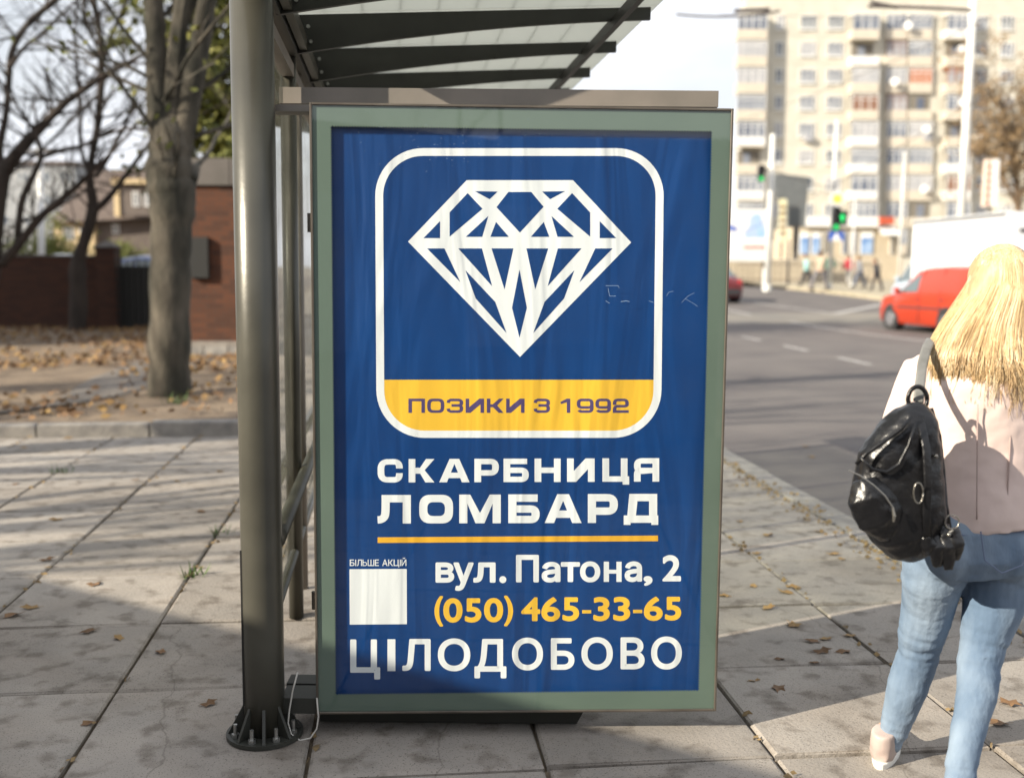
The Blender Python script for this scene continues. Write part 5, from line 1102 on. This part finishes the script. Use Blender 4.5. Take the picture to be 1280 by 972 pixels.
# ================================================================== PEOPLE
def skinm(n): return mat(n, (.52,.30,.21), (.46,.26,.18), 6, .6)
M_skin_ = skinm('skin'); M_hairb = mat('hair_blond', (.62,.46,.25), (.46,.31,.15), 9, .42, stretch=(14,14,.6), ramp=(.3,.7), spec=.5); M_hairbase = mat('hair_base', (.38,.26,.14), (.50,.36,.20), 14, .5, stretch=(6,6,.6))
def person_small(label, px, py_feet, hpx, Y, heading, top, legs, hair, stride=.25, group=None, bend=0):
    rnd = random.Random(px); g = at(px, py_feet, Y); S = hpx/FPX*Y/1.72; gzv = gz(g.x, Y) + .03
    t = thing('person', label, 'person', (g.x, Y, gzv), heading, group); t.scale = (S*1.12,S*1.12,S)
    body = MB(); b_ = bend
    def up(z): return b_ * max(0, z-.9)
    # pelvis > spine > head, arms, legs as one remeshed body
    body.tube([(0,up(.9),.88),(0,up(1.1),1.1),(0,up(1.35),1.35),(0,up(1.45),1.45)], [(.15,.10),(.13,.09),(.17,.10),(.06,.06)], 12, ax=(1,0,0))
    body.tube([(0,up(1.42),1.42),(0,up(1.55)+.01,1.54)], .05, 10); body.ball((0,up(1.62)+.02,1.62), (.075,.092,.105), 14, 10); body.ball((0,up(1.62)+.115,1.61), (.014,.02,.02), 6, 5)
    for s in (-1, 1):
        st_ = stride*s; body.tube([(s*.09,0,.92),(s*.10,st_*.55,.50),(s*.10,st_*.9-.03,.09)], [.085,.06,.04], 10); body.tube([(s*.10,st_*.9-.06,.045),(s*.10,st_*.9+.14,.035)], [(.04,.04),(.04,.028)], 8)
        body.tube([(s*.18,up(1.38),1.38),(s*.24,up(1.1)-.03-st_*.3,1.12),(s*.23,up(.9)+.05-st_*.8,.88)], [.048,.04,.028], 8)
        h = Vector((s*.23,up(.9)+.06-st_*.85,.84)); body.ball(h, (.018,.03,.045), 8, 6)
        for k in range(4): body.tube([h+Vector((0,-.024+k*.016,-.03)), h+Vector((0,-.022+k*.017,-.075+.004*abs(k-1)))], [.009,.007], 5)
        body.tube([h+Vector((0,.03,-.0)), h+Vector((-s*.01,.05,-.035))], [.009,.007], 5)
    remesh(body.build('body', M_skin_, t, world=False), .014, 2)
    mb = MB(); mb.tube([(0,up(.82),.82),(0,up(1.0),1.0),(0,up(1.2),1.2),(0,up(1.38),1.38),(0,up(1.46),1.46)], [(.19,.135),(.175,.125),(.185,.125),(.20,.12),(.07,.07)], 14, ax=(1,0,0))
    for s in (-1, 1): st_ = stride*s; mb.tube([(s*.17,up(1.40),1.40),(s*.245,up(1.1)-.03-st_*.3,1.12),(s*.235,up(.9)+.05-st_*.8,.90)], [.07,.062,.05], 10)
    remesh(mb.build('jacket', top, t, world=False), .022, 3)
    mb = MB(); mb.tube([(0,0,.80),(0,0,.96)], [(.165,.115),(.16,.11)], 12, ax=(1,0,0))
    for s in (-1, 1): st_ = stride*s; mb.tube([(s*.085,0,.90),(s*.10,st_*.55,.50),(s*.10,st_*.9-.03,.10)], [.10,.075,.06], 10)
    remesh(mb.build('trousers', legs, t, world=False), .022, 2)
    for s in (-1, 1): st_ = stride*s; MB().tube([(s*.10,st_*.9-.09,.05),(s*.10,st_*.9,.055),(s*.10,st_*.9+.12,.04),(s*.10,st_*.9+.17,.03)], [(.04,.045),(.05,.052),(.05,.036),(.03,.022)], 10, ax=(1,0,0)).build('shoe', M_trim, t, world=False, smooth=True)
    mb = MB(); mb.ball((0,up(1.64)-.0,1.655), (.088,.10,.098), 14, 10); mb.ball((0,up(1.6)-.05,1.60), (.078,.06,.10), 12, 8); remesh(mb.build('hair', hair, t, world=False), .014, 2)
    return t
M_jk = lambda n, c: mat(n, c, tuple(x*.75 for x in c), 5, .8)
H_br = mat('hair_brown', (.07,.04,.025), rough=.6)
J_dark = M_jk('cloth_dark', (.035,.035,.045)); J_jean = M_jk('cloth_grey_blue', (.14,.17,.24)); J_bei = M_jk('cloth_beige', (.52,.40,.30))
person_small('person in teal and white top and dark trousers, leftmost of the walkers', 1008, 355, 39, 55, R(100), M_jk('cloth_teal', (.35,.60,.58)), J_dark, H_br, .3, bend=.15)
person_small('person in beige coat striding behind the crossing sign', 1024, 359.5, 48, 50, R(-60), J_bei, M_jk('cloth_grey', (.20,.19,.20)), H_br, .38)
person_small('person in dark green jacket behind the signal pole', 1036, 354, 40, 58, R(170), M_jk('cloth_green', (.09,.15,.12)), J_dark, H_br, .15)
person_small('person in red jacket right of the signal pole', 1060, 354, 38, 58.5, R(20), M_jk('cloth_red', (.55,.07,.09)), M_jk('cloth_pale', (.5,.48,.45)), H_br, .15)
person_small('person in white jacket and blue grey jeans walking near the low wall', 1074, 354, 39, 53, R(80), M_jk('cloth_white', (.72,.72,.74)), J_jean, mat('hair_fair', (.30,.19,.10), rough=.6), .28, bend=.1)
person_small('person in black carrying a bag just left of the white van', 1096, 356, 39, 50, R(90), J_dark, J_dark, H_br, .25, bend=.2)

# ---------------- the woman with the backpack (built in place; she faces away up the street)
WY = 3.07
wo = thing('person', 'blond woman in pale pink jacket and light blue jeans walking away at the right', 'person', (at(1225,700,WY).x, WY, 0))
Q = lambda px, py, dy=0.0: at(px, py, WY + dy)
KP = WY / FPX
def secs(lst, dymul=.8): return [Q(x, y, d) for x, y, w_, d in lst], [(w_*KP/2, w_*KP/2*dymul) for x, y, w_, d in lst]
M_jean = mat('denim', (.10,.155,.235), (.26,.33,.415), 4.5, .88, bump=.3, bscale=26, ramp=(.34,.66), stretch=(1.3,1.3,.55), detail=9); M_jack = mat('jacket_pink', (.74,.60,.54), (.67,.53,.48), 2.5, .58, bump=.18, bscale=9)
# body: one continuous mesh from feet to head
b = MB()
for lst in ([(1172,672,78,0),(1166,730,60,.01),(1158,775,48,.07),(1149,808,40,.10),(1138,850,36,.13),(1121,900,27,.15),(1110,930,24,.155)], [(1258,672,78,0),(1245,730,62,0),(1235,790,46,.0),(1224,830,36,-.03),(1219,870,34,-.07),(1206,930,20,-.125),(1200,970,17,-.16),(1196,1030,16,-.26)]):
    P_, r_ = secs(lst); b.tube(P_, r_, 14, ax=(1,0,0))
f1 = Q(1106,930,.155); f1.z = .10; b.tube([f1, f1+Vector((.01,.02,-.03)), f1+Vector((.045,.10,-.06)), f1+Vector((.07,.17,-.07))], [(.03,.035),(.035,.03),(.04,.022),(.03,.015)], 10, ax=(1,0,0))
f2 = Q(1196,1033,-.26); b.tube([f2, f2+Vector((0,.01,-.05)), f2+Vector((-.01,.12,-.085)), f2+Vector((-.012,.19,-.09))], [(.03,.035),(.035,.035),(.04,.022),(.03,.015)], 10, ax=(1,0,0))
P_, r_ = secs([(1218,690,150,0),(1222,650,140,0),(1224,600,116,.01),(1226,540,120,.01),(1228,480,132,.01),(1230,445,128,.02),(1236,425,50,.03),(1240,395,46,.04)], .66); b.tube(P_, r_, 18, ax=(1,0,0))
HC = Q(1248, 357, .06); b.ball(HC, (.072,.09,.108), 20, 14); b.ball(HC+Vector((0,.03,-.055)), (.052,.06,.06), 14, 10)
b.tube([HC+Vector((0,.085,.012)), HC+Vector((0,.108,-.02)), HC+Vector((0,.094,-.034))], [.008,.014,.010], 8)
for s in (-1,1):
    b.ball(HC+Vector((s*.072,.0,-.01)), (.008,.017,.028), 8, 6); b.ball(HC+Vector((s*.03,.075,.018)), (.02,.012,.007), 8, 6)
b.tube([HC+Vector((-.022,.083,-.055)),HC+Vector((0,.093,-.054)),HC+Vector((.022,.083,-.055))], [.005,.008,.005], 6)
def hand(mb, w_, d, n_, curl=.5, k=1.0):            # wrist, direction, palm normal
    d = d.normalized(); n_ = (n_ - d*n_.dot(d)).normalized(); s = d.cross(n_)
    mb.tube([w_, w_+d*.04, w_+d*.085], [(.026,.014),(.038,.014),(.04,.012)], 10, ax=s)
    for i, (o_, L_) in enumerate(((-.029,.070),(-.010,.080),(.010,.075),(.028,.060))):
        p = w_+d*.08+s*o_; q = p+d*L_*.42+n_*.008*curl; r2 = q+(d*.8+n_*curl).normalized()*L_*.32; e_ = r2+(d*.4+n_*curl*1.3).normalized()*L_*.26
        mb.tube([p-d*.012,p,q,r2,e_], [.009,.0092,.0086,.0078,.0062], 8)
    p = w_+d*.025-s*.03; mb.tube([p, p-s*.022+d*.02+n_*.008, p-s*.03+d*.048+n_*.018, p-s*.028+d*.068+n_*.024], [.012,.011,.0095,.007], 8)
shl, ell, wrl = Q(1152,468,.02), Q(1114,566,.03), Q(1135,560,.30)
shr, elr, wrr = Q(1308,466,.02), Q(1346,575,-.02), Q(1350,668,.10)
for s_, e_, w_ in ((shl,ell,wrl),(shr,elr,wrr)):
    b.tube([Q(1225,455,.02), s_, s_.lerp(e_,.5), e_, e_.lerp(w_,.5), w_], [.05,.05,.045,.038,.034,.024], 12)
hand(b, wrl, Vector((.35,.25,.45)), Vector((.6,-.2,-.2)), .9); hand(b, wrr, wrr-elr, Vector((-1,.2,0)), .6)
remesh(b.build('body', M_skin_, wo), .006, 3)
for s in (-1,1): MB().ball(HC+Vector((s*.03,.081,.008)), (.0115,.009,.008), 10, 8).build('eye', M_lamp, wo, smooth=True)
# jeans
def crease(lst, zones):
    out = []; lst = list(lst)
    for a, b in zip(lst, lst[1:]):
        n = max(1, int(abs(b[1]-a[1]) / 2.2))
        for k in range(n): u = k/n; out.append([p*(1-u)+q*u for p, q in zip(a, b)])
    out.append(list(lst[-1])); r = random.Random(2)
    for o in out:
        for (yc, hw, per, am) in zones:
            g = math.exp(-((o[1]-yc)/hw)**2); o[2] += am*g*math.sin(o[1]*6.283/per + 1.3*math.sin(o[1]*.13)); o[0] += am*.5*g*math.cos(o[1]*6.283/per*.7)
    return out
j = MB()
P_, r_ = secs(crease([(1176,690,94,0),(1166,718,78,.01),(1161,756,68,.06),(1153,791,60,.09),(1149,812,54,.11),(1143,830,54,.12),(1135,856,54,.13),(1121,900,41,.15),(1113,922,33,.155),(1109,934,31,.155)], [(798,20,11,2.6),(918,18,9,2.4),(712,12,10,1.6)]), .95); j.tube(P_, r_, 20, ax=(1,0,0))
P_, r_ = secs(crease([(1256,690,100,0),(1247,718,82,0),(1242,756,76,.0),(1228,804,57,-.01),(1223,833,53,-.03),(1221,868,50,-.07),(1213,900,44,-.10),(1205,936,39,-.14),(1200,970,36,-.17),(1196,1030,32,-.26)], [(818,22,12,2.6),(975,24,9,2.4),(716,12,10,1.6)]), .95); j.tube(P_, r_, 20, ax=(1,0,0))
P_, r_ = secs([(1216,708,150,.0),(1216,690,172,-.005),(1217,665,168,.0),(1220,640,152,.01)], .64); j.tube(P_, r_, 22, ax=(1,0,0))
j.ball(Q(1182,688,-.03), (.095,.10,.10), 16, 12); j.ball(Q(1255,688,-.03), (.10,.10,.10), 16, 12)
jo = remesh(j.build('jeans', M_jean, wo), .0052, 2, [(.09,.008,'CLOUDS'),(.03,.003,'CLOUDS')])
def ring(name, cx, cy, wx, dy, dep, th, m, par, n=26, tilt=0):
    c = Q(cx, cy, dy); pts = [c+Vector((math.cos(a)*wx, math.sin(a)*dep, math.cos(a)*tilt)) for a in [2*math.pi*k/n for k in range(n+1)]]; MB().tube(pts, th, 6).build(name, m, par, smooth=True)
M_stitch = mat('stitch', (.16,.20,.30), rough=.8); M_seam = mat('seam_pink', (.44,.33,.30), rough=.8)
# back pocket outline on the right cheek and creases behind the knees
pk = [(1226,664),(1231,700),(1252,716),(1278,706),(1284,672)]
def on_back(px, py, obj_dep): return Q(px, py, obj_dep)
mb = MB(); mb.tube([Q(x,y,-.138-.012*math.sin((x-1216)/70*3)) for x,y in pk], .0022, 5); mb.build('pocket_stitching', M_stitch, wo)
# jacket
jk = MB()
P_, r_ = secs([(1232,655,158,.0),(1231,640,156,.0),(1230,600,150,.005),(1229,560,150,.01),(1228,520,160,.01),(1228,480,168,.01),(1231,458,150,.015),(1235,440,104,.02),(1240,424,56,.03)], .70); jk.tube(P_, r_, 28, ax=(1,0,0))
jk.ball(Q(1162,466,.02), (.066,.07,.06), 16, 12); jk.ball(Q(1302,466,.02), (.066,.07,.06), 16, 12)
for s_, e_, w_ in ((shl,ell,wrl),(shr,elr,wrr)): jk.tube([s_.lerp(Q(1230,455,.02),.3), s_, s_.lerp(e_,.3), s_.lerp(e_,.65), e_, e_.lerp(w_,.5), e_.lerp(w_,.9)], [.05,.064,.062,.058,.055,.05,.042], 16)
remesh(jk.build('jacket', M_jack, wo), .0075, 5, [(.12,.012,'CLOUDS'),(.04,.003,'CLOUDS')])
for x0, x1 in ((1222,1221),(1265,1258)):
    pts = []
    for k in range(9):
        y = 505+k*18; x = x0+(x1-x0)*k/8; hw = 80 if y < 520 else 76; dx = (x-1229)/hw; pts.append(Q(x, y, -.70*(hw*KP)*math.sqrt(max(0,1-dx*dx))*1.0 - .0035))
    MB().tube(pts, .0022, 5).build('seam', M_seam, wo, smooth=True)
# shoes
M_shoe = mat('shoe_rose', (.50,.41,.37), (.40,.32,.29), 8, .5); M_sole = mat('sole_white', (.78,.76,.70), rough=.6)
def shoe(ank, d, up):
    d = d.normalized(); s = d.cross(up).normalized(); up = s.cross(d).normalized()
    hl_ = ank - up*.075 - d*.035; mb = MB()
    mb.tube([ank+up*.015-d*.012, ank-up*.02-d*.005, ank-up*.045+d*.01], [(.037,.043),(.040,.052),(.042,.06)], 14, ax=s)
    mb.tube([hl_-d*.012+up*.02, hl_+d*.02+up*.022, hl_+d*.09+up*.020, hl_+d*.16+up*.008, hl_+d*.215-up*.002, hl_+d*.235-up*.004], [(.022,.03),(.040,.045),(.043,.042),(.047,.030),(.036,.022),(.012,.010)], 14, ax=s)
    o = remesh(mb.build('shoe', M_shoe, wo), .006, 4)
    mb = MB(); n = 22; top = []
    for k in range(n):
        a = 2*math.pi*k/n; x = .115+.135*math.cos(a)-.012; wd = .041*(1+.12*math.cos(a-.4)); top.append(hl_ + d*x + s*wd*math.sin(a))
    mb.prism([p-up*.026 for p in top], up*.026); bevel(mb.build('sole', M_sole, o), .004, 2)
shoe(Vector((Q(1104,930,.15).x, WY+.15, .088)), Vector((.46,.89,-.0)), Vector((.0,.0,1))); shoe(Vector((Q(1195,1030,-.26).x, WY-.26, .10)), Vector((-.05,1,0)), Vector((0,0,1)))
# hair: cap, then locks
hr = MB(); hr.ball(HC+Vector((0,-.012,.022)), (.090,.102,.100), 22, 16)
hr.tube([HC+Vector((0,-.03,.04)), HC+Vector((-.006,-.055,-.05)), HC+Vector((-.018,-.085,-.14)), HC+Vector((-.028,-.112,-.23)), HC+Vector((-.03,-.112,-.258))], [(.085,.07),(.118,.062),(.155,.052),(.182,.042),(.15,.02)], 22, ax=(1,0,0))
remesh(hr.build('hair', M_hairbase, wo), .008, 6)
rnd = random.Random(9); hs_ = [MB(), MB(), MB()]
for i in range(900):                                         # locks, each a bundle of fine strands
    th0 = rnd.uniform(-math.pi*.98, .0) if rnd.random() < .88 else rnd.uniform(0,.5); ph0 = rnd.uniform(.05,1.1); ln0 = rnd.gauss(0,.026) - (.03 if rnd.random() < .12 else 0); ph2 = rnd.uniform(0,6.3); fr_ = rnd.uniform(5,9); amp = rnd.uniform(.006,.022); lift = rnd.uniform(0,.020); tone = 0 if rnd.random() < .5 else rnd.choice((1,1,2))
    for j_ in range(9):
        th = th0 + rnd.gauss(0,.06); c, s = math.cos(th), math.sin(th); ph = ph0 + rnd.gauss(0,.06)
        top = HC + Vector((math.sin(ph)*.090*c, -.012+math.sin(ph)*.10*s, .022+math.cos(ph)*.100)); side = HC + Vector((.098*c, -.012+.108*s, .0))
        mid = HC + Vector((.150*c-.022, -.04+.088*s, -.11)); low = HC + Vector((.188*c-.032, -.066+.09*s, -.20)); sp_ = rnd.gauss(0,.009)
        end = HC + Vector((.172*c-.032+sp_, -.072+.092*s, -.268-.02*(abs(c)<.5)+ln0+rnd.gauss(0,.014)))
        cps = [top, side, mid, low, end]; pts = []
        for a in range(4):
            p0, p1, p2, p3 = cps[max(0,a-1)], cps[a], cps[a+1], cps[min(4,a+2)]
            for k in range(3):
                u = k/3; q = .5*((2*p1)+(-p0+p2)*u+(2*p0-5*p1+4*p2-p3)*u*u+(-p0+3*p1-3*p2+p3)*u**3); f = (a*3+k)/12
                pts.append(q + Vector((c, s, 0))*(lift*f + amp*f*f*math.sin(f*fr_+ph2)) + Vector((amp*1.3*f*f*math.cos(f*fr_*.8+ph2), 0, 0)))
        pts.append(cps[-1] + Vector((c,s,0))*(lift+amp*math.sin(fr_+ph2)) + Vector((amp*math.cos(fr_*.8+ph2),0,0))); r0 = rnd.uniform(.0009,.0017)
        hs_[tone].tube(pts, [r0*(1 if k < 10 else (13.2-k)/3.2) for k in range(13)], 3, cap=False)
for k, m in enumerate((M_hairb, mat('hair_light', (.70,.59,.41), (.60,.48,.30), 10, .38, stretch=(10,10,.6)), mat('hair_dark_gold', (.42,.28,.14), (.52,.37,.20), 10, .45, stretch=(10,10,.6)))):
    hs_[k].build('hair_locks', m, wo, smooth=True, kind='stuff')
# ---------------- black backpack hanging from her left shoulder
M_lea = mat('black_leather', (.005,.005,.006), (.009,.009,.010), 6, .31, bump=.25, bscale=30, spec=.5); M_zip = mat('zip_metal', (.34,.32,.28), rough=.3, metal=.9); M_strap = mat('strap_grey', (.20,.20,.19), (.14,.14,.13), 20, .5)
bd_ = -.235
bp_ = thing('backpack', 'glossy black leather backpack hung from the left shoulder of the blond woman', 'backpack', Q(1128,600,bd_))
def secb(lst): return [Q(x,y,bd_+d) for x,y,w_,d,k in lst], [(w_*KP/2*.93, k) for x,y,w_,d,k in lst]
mb = MB(); P_, r_ = secb([(1150,506,22,.01,.03),(1145,520,52,.0,.055),(1136,545,82,0,.07),(1126,575,104,0,.078),(1122,605,112,0,.082),(1126,635,108,0,.082),(1136,660,98,0,.075),(1146,682,72,0,.055),(1152,694,34,0,.03)]); mb.tube(P_, r_, 26, ax=(1,0,.12), pw=2.5)
remesh(mb.build('main_bag', M_lea, bp_), .0065, 3, [(.07,.012,'CLOUDS'),(.025,.002,'CLOUDS')])
mb = MB(); P_ = [Q(1078,600,bd_-.05), Q(1084,622,bd_-.062), Q(1094,645,bd_-.062), Q(1106,664,bd_-.045)]; mb.tube([Q(1082,598,bd_-.045), Q(1088,620,bd_-.058), Q(1100,643,bd_-.058), Q(1116,664,bd_-.04)], [(.035,.03),(.065,.042),(.068,.042),(.045,.03)], 18, ax=(1,0,.5)); remesh(mb.build('front_pocket', M_lea, bp_), .006, 3, [(.03,.008,'CLOUDS')])
zp = [(1061,588),(1075,594),(1092,606),(1106,619),(1116,634)]
MB().tube([Q(x,y,bd_-.100-.006*math.sin(i*.8)) for i,(x,y) in enumerate(zp)], .0022, 6).build('zip', M_zip, bp_); MB().tube([Q(1116,634,bd_-.108),Q(1118,645,bd_-.112),Q(1117,652,bd_-.112)], [.003,.005,.003], 6).build('zip_pull', M_zip, bp_)
MB().tube([Q(x,y,bd_-.075) for x,y in ((1070,580),(1084,566),(1104,552),(1126,536),(1140,520))], [.005,.006,.007,.006,.004], 8).build('flap_piping', M_lea, bp_, smooth=True)
MB().tube([Q(x,y,bd_-.092) for x,y in ((1076,572),(1090,586),(1108,590),(1124,580),(1136,556),(1144,528))], [.003,.005,.006,.006,.005,.003], 8).build('flap_fold', M_lea, bp_, smooth=True)
mb = MB(); pts = [Q(1147+12*math.cos(a), 499+16*math.sin(a), bd_+.02) for a in [2*math.pi*k/18 for k in range(19)]]; mb.tube(pts, .0065, 8); mb.build('top_loop', M_lea, bp_, smooth=True)
def band(name, pts, wd, th, m):
    mb = MB(); mb.tube([Q(*p) for p in pts], [(wd/2, th/2)]*len(pts), 10, ax=(1,0,0), pw=4); return mb.build(name, m, bp_, smooth=True)
band('shoulder_strap', [(1148,502,bd_+.03),(1150,480,-.155),(1153,455,-.105),(1158,436,-.06),(1164,424,.0),(1166,424,.06),(1160,440,.12),(1155,480,.13)], .028, .006, M_strap)
band('shoulder_strap', [(1160,512,bd_+.04),(1170,545,bd_+.05),(1175,590,bd_+.05),(1178,630,bd_+.04),(1183,660,bd_+.02)], .030, .012, M_lea)
band('hanging_strap', [(1150,520,bd_-.05),(1158,560,bd_-.085),(1160,600,bd_-.095),(1158,640,bd_-.09),(1160,690,bd_-.06)], .022, .008, M_lea)
for (x, y, rx, ry) in ((1148,616,6,13),(1190,652,9,9)):
    MB().tube([Q(x+rx*math.cos(a), y+ry*math.sin(a), bd_-.115 if x < 1170 else bd_-.06) for a in [2*math.pi*k/16 for k in range(17)]], .0021, 6).build('metal_ring', M_zip, bp_, smooth=True)
for k, (x, y, x1, y1) in enumerate(((1165,660,1172,708),(1178,655,1186,712),(1190,660,1194,700),(1156,668,1160,694))):
    mb = MB(); mb.tube([Q(x,y,bd_-.03-.01*k), Q((x+x1)/2+3,(y+y1)/2,bd_-.06), Q(x1,y1,bd_-.045)], [(.018,.016),(.026,.018),(.014,.008)], 12, ax=(1,0,0)); remesh(mb.build('strap_end', M_lea, bp_), .005, 2, [(.02,.006,'CLOUDS')])
for (x, y) in ((1170,570),(1162,633),(1186,668)): MB().ball(Q(x,y,bd_-.07), .006, 8, 6).build('stud', M_zip, bp_, smooth=True)
# seams that follow the legs, belt loops and a few loose hairs
def legseam(lst, off, name='leg_seam'):
    pts = []
    for x, y, w_, d in lst: pts.append(Q(x + off*w_*.5*.0, y, d) + Vector((off*w_*KP*.30, -w_*KP*.5*.93*.93, 0)))
    MB().tube(pts, .0016, 5).build(name, M_stitch, wo, smooth=True)
MB().tube([Q(x,y,-.105-.008*math.cos((x-1216)/55)) for x,y in ((1150,664),(1170,667),(1195,668),(1216,669),(1240,668),(1265,666),(1285,664))], .0018, 5).build('waist_stitching', M_stitch, wo, smooth=True)
